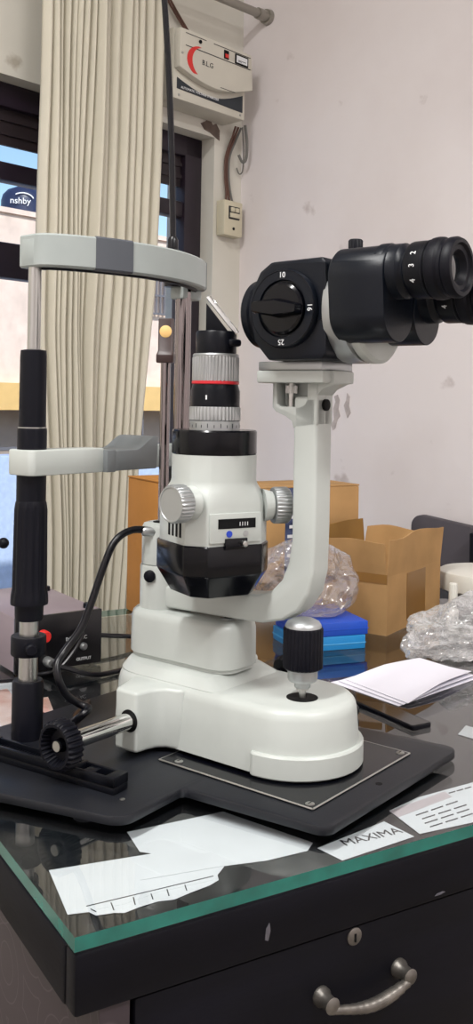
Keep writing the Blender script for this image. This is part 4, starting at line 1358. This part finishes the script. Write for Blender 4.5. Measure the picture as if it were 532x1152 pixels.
# cartons -------------------------------------------------------------
def carton(name, a, bq, w, d, h, rz, m, label, cat='box', group=None):
    t = thing(name, label, cat, M_DESK @ Matrix.Translation((a, bq, 0)) @ Matrix.Rotation(rz, 4, 'Z'), group)
    b = MB(m); b.box((0, 0, 0), (w, d, h - 0.003), 0.003); b.build('body', t)
    for y0, y1 in ((0.001, d / 2 - 0.001), (d / 2 + 0.001, d - 0.001)):
        b = MB(m); b.box((-0.001, y0, h - 0.0032), (w + 0.001, y1, h), 0.001); b.build('flap', t)
    return t


ca = carton('cardboard_carton', 0.490, 0.855, 0.165, 0.135, 0.247, 0, 'card_o', 'orange-brown closed cardboard carton behind the white pivot of the slit lamp')
b = MB('tape'); b.box((0.06, -0.0006, 0.0), (0.10, 0.0, 0.244)); b.build('tape_strip', ca)
cb = carton('cardboard_carton', 0.672, 0.868, 0.255, 0.125, 0.229, R(-2), 'card', 'closed tan cardboard carton with dark printed strip behind the open carton')
b = MB('tapedark'); b.box((0.085, -0.0008, 0.0), (0.118, 0.0, 0.226)); b.build('printed_strip', cb)
b = MB('ink')
for k in range(8):
    b.box((0.09 + 0.004 * (k % 2), -0.0014, 0.06 + k * 0.018), (0.112 - 0.003 * (k % 3), -0.0008, 0.066 + k * 0.018))
b.build('print_mark', cb)
b = MB('card_in')
for k in range(3):
    b.lathe([(0.006, 0), (0.006, 0.001)], axis((0.2555, 0.03, 0.12 + k * 0.03), (1, 0, 0)), 12)
b.build('hand_hole', cb)

# open carton, corner towards the viewer
bo = thing('open_carton', 'open brown cardboard carton with raised flaps on the desk', 'box', M_DESK @ Matrix.Translation((0.791, 0.607, 0)) @ Matrix.Rotation(R(26), 4, 'Z'))
w, d, h, th = 0.238, 0.158, 0.098, 0.004
b = MB('card', 'card_in')
b.box((0, 0, 0), (w, th, h)); b.box((0, d - th, 0), (w, d, h)); b.box((0, th, 0), (th, d - th, h)); b.box((w - th, th, 0), (w, d - th, h)); b.box((th, th, 0), (w - th, d - th, th))
b.build('body', bo)


def flap(p0, p1, outdir, hh, lean, dent, name='flap', m='card'):
    p0, p1 = Vector(p0), Vector(p1)
    o = Vector(outdir)
    N = 10
    lo, hi = [], []
    for k in range(N + 1):
        u = k / N
        base_ = p0 + (p1 - p0) * u
        top = base_ + o * lean + Vector((0, 0, hh + dent * math.sin(7 * u + hh * 60) * 0.5)) + o * (0.004 * math.sin(9 * u))
        lo.append(base_); hi.append(top)
    t = bmesh.new()
    n = o.normalized() * 0.003
    A_ = [t.verts.new(p) for p in lo]; B_ = [t.verts.new(p) for p in hi]
    C_ = [t.verts.new(p - n) for p in lo]; D_ = [t.verts.new(p - n) for p in hi]
    for k in range(N):
        t.faces.new((A_[k], A_[k + 1], B_[k + 1], B_[k])); t.faces.new((C_[k + 1], C_[k], D_[k], D_[k + 1]))
        t.faces.new((B_[k], B_[k + 1], D_[k + 1], D_[k])); t.faces.new((A_[k + 1], A_[k], C_[k], C_[k + 1]))
    t.faces.new((A_[0], B_[0], D_[0], C_[0])); t.faces.new((B_[N], A_[N], C_[N], D_[N]))
    b = MB(m); b._merge(t)
    return b.build(name, bo)


flap((0, 0, h), (w, 0, h), (0, -1, 0), 0.064, 0.004, 0.006)
flap((0, d, h), (w, d, h), (0, 1, 0), 0.066, 0.004, 0.004, m='card_in')
flap((0, d, h), (0, 0.002, h), (-1, 0, 0), 0.058, 0.008, 0.004)
flap((w, 0.002, h), (w, d, h), (1, 0, 0), 0.050, 0.016, 0.008)
b = MB('tape'); b.box((0.082, -0.0007, 0.012), (0.165, 0.0, h - 0.004)); b.build('tape_strip', bo)
b = MB('tape'); b.box((-0.0008, 0.0, h - 0.012), (0.0, d, h + 0.004)); b.build('tape_strip', bo)

# blue boxes
MBl = M_DESK @ Matrix.Translation((0.594, 0.583, 0)) @ Matrix.Rotation(R(-11), 4, 'Z')
for k, (m_, z0, z1, lab, dx) in enumerate((('blue_low', 0.0, 0.022, 'bright blue flat box at the bottom, under the royal blue box', 0.0), ('blue_top', 0.0222, 0.0435, 'royal blue flat box stacked on the bright blue box', 0.004))):
    o = thing('flat_box', lab, 'box', MBl, 'blue flat boxes')
    b = MB(m_); b.box((dx, 0, z0), (0.118 + dx, 0.10, z1), 0.0015); b.build('box_body', o)
    b = MB('blue_edge' if k == 0 else m_); b.box((dx - 0.0006, -0.0006, z0 + 0.009), (0.1186 + dx, 0.1006, z0 + 0.0105)); b.build('lid_seam', o)


def crumple(name, cen, sc, seed, m, label, mx, amp=0.35, rz=0, base_z=0.0, flatten=True):
    t = bmesh.new()
    bmesh.ops.create_icosphere(t, subdivisions=5, radius=1)
    off = Vector((seed * 3.1, seed * 1.7, seed * 5.3))
    for v in t.verts:
        p = v.co.normalized()
        n1 = noise.noise(p * 1.5 + off)
        wv = p + noise.noise_vector(p * 1.3 + off) * 0.35
        d1, _ = noise.voronoi(wv * 1.5 + off * 2)
        d2, _ = noise.voronoi(wv * 3.6 + off * 3)
        n3 = 1 - abs(noise.noise(p * 6.0 + off * 3)) * 2
        r = 1 + amp * 1.1 * n1 + amp * 0.9 * (d1[0] - 0.5) + amp * 0.42 * (d2[0] - 0.5) + amp * 0.05 * n3
        q = p * r
        v.co = Vector((q.x * sc[0], q.y * sc[1], q.z * sc[2]))
        v.co.z = max(v.co.z, -sc[2] * 0.62 + 0.002 * n3)
    zmin = min(v.co.z for v in t.verts)
    for v in t.verts:
        v.co.z -= zmin
    b = MB(m)
    b._merge(t)
    o = b.build(name, sharp=0.45)
    o.matrix_world = mx @ Matrix.Translation((cen[0], cen[1], base_z)) @ Matrix.Rotation(rz, 4, 'Z')
    return tag(o, label, 'plastic bag', 'crumpled clear plastic bags')


crumple('plastic_bag', (0.650, 0.650), (0.085, 0.055, 0.074), 3.2, 'bag', 'crumpled clear plastic bag lying on the blue boxes', M_DESK, 0.32, R(-12), 0.0445)
crumple('plastic_bag', (0.840, 0.482), (0.122, 0.060, 0.046), 5.3, 'bag2', 'crumpled clear plastic bag beside the folded papers at right', M_DESK, 0.46, R(14), 0.001)
tb_ = thing('small_bottle', 'small white bottle with ribbed cap standing behind the right-hand plastic bag', 'bottle', M_DESK @ Matrix.Translation((0.925, 0.592, 0)))
b = MB('machine'); b.lathe([(0.010, 0), (0.010, 0.032), (0.006, 0.042), (0.0058, 0.049)], None, 24); b.build('bottle_body', tb_)
b = MB('machine'); b.lathe([(0.0075, 0.049), (0.0078, 0.050), (0.0074, 0.079), (0.006, 0.0805), (0.001, 0.0805)], None, flute=(0.0495, 0.0795, 0.0007, 12)); b.build('screw_cap', tb_)

# folded papers
for k in range(3):
    dz = 0.0012 + k * 0.0042
    cor = [(0.547 + 0.010 * k, 0.432 - 0.004 * k), (0.561 + 0.006 * k, 0.305 - 0.002 * k), (0.748 - 0.004 * k, 0.352 + 0.003 * k), (0.718, 0.443)]
    t = bmesh.new()
    N = 10
    top, bot = [], []
    for i in range(N + 1):
        ra, rb_ = [], []
        for j in range(N + 1):
            u, v = i / N, j / N
            p = Vector(cor[0]) * (1 - u) * (1 - v) + Vector(cor[1]) * (1 - u) * v + Vector(cor[3]) * u * (1 - v) + Vector(cor[2]) * u * v
            z = dz * (0.35 + 0.65 * min(1, 2 * u)) + 0.004 * k * math.sin(PI * u) * 0.25 + 0.0015 * math.sin(4 * v + k) * u
            ra.append(t.verts.new((p.x, p.y, z + 0.0005))); rb_.append(t.verts.new((p.x, p.y, z)))
        top.append(ra); bot.append(rb_)
    for i in range(N):
        for j in range(N):
            t.faces.new((top[i][j], top[i][j + 1], top[i + 1][j + 1], top[i + 1][j]))
            t.faces.new((bot[i + 1][j], bot[i + 1][j + 1], bot[i][j + 1], bot[i][j]))
    for i in range(N):
        for (e0, e1) in (((i, 0), (i + 1, 0)), ((i + 1, N), (i, N)), ((0, i + 1), (0, i)), ((N, i), (N, i + 1))):
            t.faces.new((top[e0[0]][e0[1]], top[e1[0]][e1[1]], bot[e1[0]][e1[1]], bot[e0[0]][e0[1]]))
    b = MB('paper2'); b._merge(t)
    o = b.build('folded_paper'); o.matrix_world = M_DESK
    tag(o, ['lowest white paper sheet of the loose stack beside the plastic bag', 'middle white paper sheet of the loose stack beside the plastic bag', 'topmost white paper sheet of the loose stack beside the plastic bag'][k], 'paper', 'loose white papers')

# flat dark slab under the papers
sl = thing('dark_case', 'slim dark case with black rim lying on the glass below the papers', 'case', M_DESK)
b = MB('rubber'); b.prism(rpoly([(0.513, 0.223), (0.545, 0.223), (0.545, 0.31), (0.513, 0.345)], [0.004, 0.006, 0.004, 0.004]), 0.0005, 0.0058, None, 0.001); b.build('rim', sl)
b = MB('desktop'); b.prism(rpoly([(0.5155, 0.226), (0.5425, 0.226), (0.5425, 0.308), (0.5155, 0.340)], 0.003), 0.0057, 0.0061); b.build('face', sl)

# round white instrument top at the right
MC = M_DESK @ Matrix.Translation((1.105, 0.70, 0))
mc = thing('round_instrument', 'round off-white topped instrument with dark body at the right edge of desk', 'instrument', MC)
b = MB('satin'); b.lathe([(0.060, 0), (0.062, 0.004), (0.060, 0.012), (0.052, 0.016), (0.05, 0.040)], None, 48); b.build('dark_base', mc)
b = MB('machine'); b.lathe([(0.080, 0.036), (0.085, 0.039), (0.086, 0.045), (0.086, 0.066), (0.084, 0.071), (0.079, 0.0735), (0.001, 0.075)], None, 64); b.build('round_top', mc)

# charcoal board and dark cabinet against the right wall
bd = MB('charcoal')
bd.prism(rpoly([(-0.665, 0.0), (-0.665, 0.868), (-1.25, 0.805), (-1.25, 0.0)][::-1], [0.0, 0.0, 0.028, 0.0]), 0.0, 0.03, basis((-0.06, 0, 0), (0, 1, 0), (0, 0, 1)), 0.004)
bdo = bd.build('backboard'); bdo.matrix_world = M_WALL
tag(bdo, 'charcoal board with rounded top corner standing against the right wall', 'board')
bk = MB('rubber', 'satin')
bk.box((-0.105, -1.20, 0.0), (-0.064, -0.857, 0.842), 0.004)
bk.use(1).box((-0.107, -1.19, 0.3), (-0.104, -0.867, 0.832), 0.001)
bko = bk.build('black_panel'); bko.matrix_world = M_WALL
tag(bko, 'black panel standing in front of the charcoal board, right edge', 'panel')

# ================================================================== LIGHT
def area(name, loc, tgt, sx_, sy_, power, col):
    l = bpy.data.lights.new(name, 'AREA'); l.shape = 'RECTANGLE'; l.size = sx_; l.size_y = sy_; l.energy = power; l.color = col
    o = bpy.data.objects.new(name, l); COL.objects.link(o)
    o.location = loc
    o.rotation_euler = (Vector(tgt) - Vector(loc)).to_track_quat('-Z', 'Y').to_euler()
    return o


area('tube_lamp_near_window', M_WALL @ Vector((-2.7, -1.4, 2.93)), M_WALL @ Vector((-2.7, -1.41, 0)), 1.3, 0.12, 62, (1.0, 0.99, 0.97))
area('tube_lamp_middle', M_WALL @ Vector((-1.6, -3.2, 2.93)), M_WALL @ Vector((-1.6, -3.21, 0)), 1.3, 0.12, 62, (1.0, 0.99, 0.97))
sun = bpy.data.lights.new('sun', 'SUN'); sun.energy = 4.6; sun.angle = R(0.6); sun.color = (1, 0.95, 0.88)
so = bpy.data.objects.new('sun', sun); COL.objects.link(so)
dirv = (M_WALL.to_3x3() @ Vector((0.35, 0.75, -0.75)))
so.rotation_euler = dirv.to_track_quat('-Z', 'Y').to_euler()

wd = bpy.data.worlds.new('sky'); scn.world = wd; wd.use_nodes = True
nt = wd.node_tree
bg = nt.nodes['Background']
sky = nt.nodes.new('ShaderNodeTexSky')
sky.sky_type = 'NISHITA'
sky.sun_disc = False
sky.sun_elevation = R(45)
sky.sun_rotation = math.atan2(-dirv.x, -dirv.y)
nt.links.new(sky.outputs[0], bg.inputs['Color'])
bg.inputs['Strength'].default_value = 0.22

vs = scn.view_settings
vs.view_transform = 'Standard'
vs.look = 'None'
vs.exposure = 0.0
vs.gamma = 1.0
vs.use_curve_mapping = False
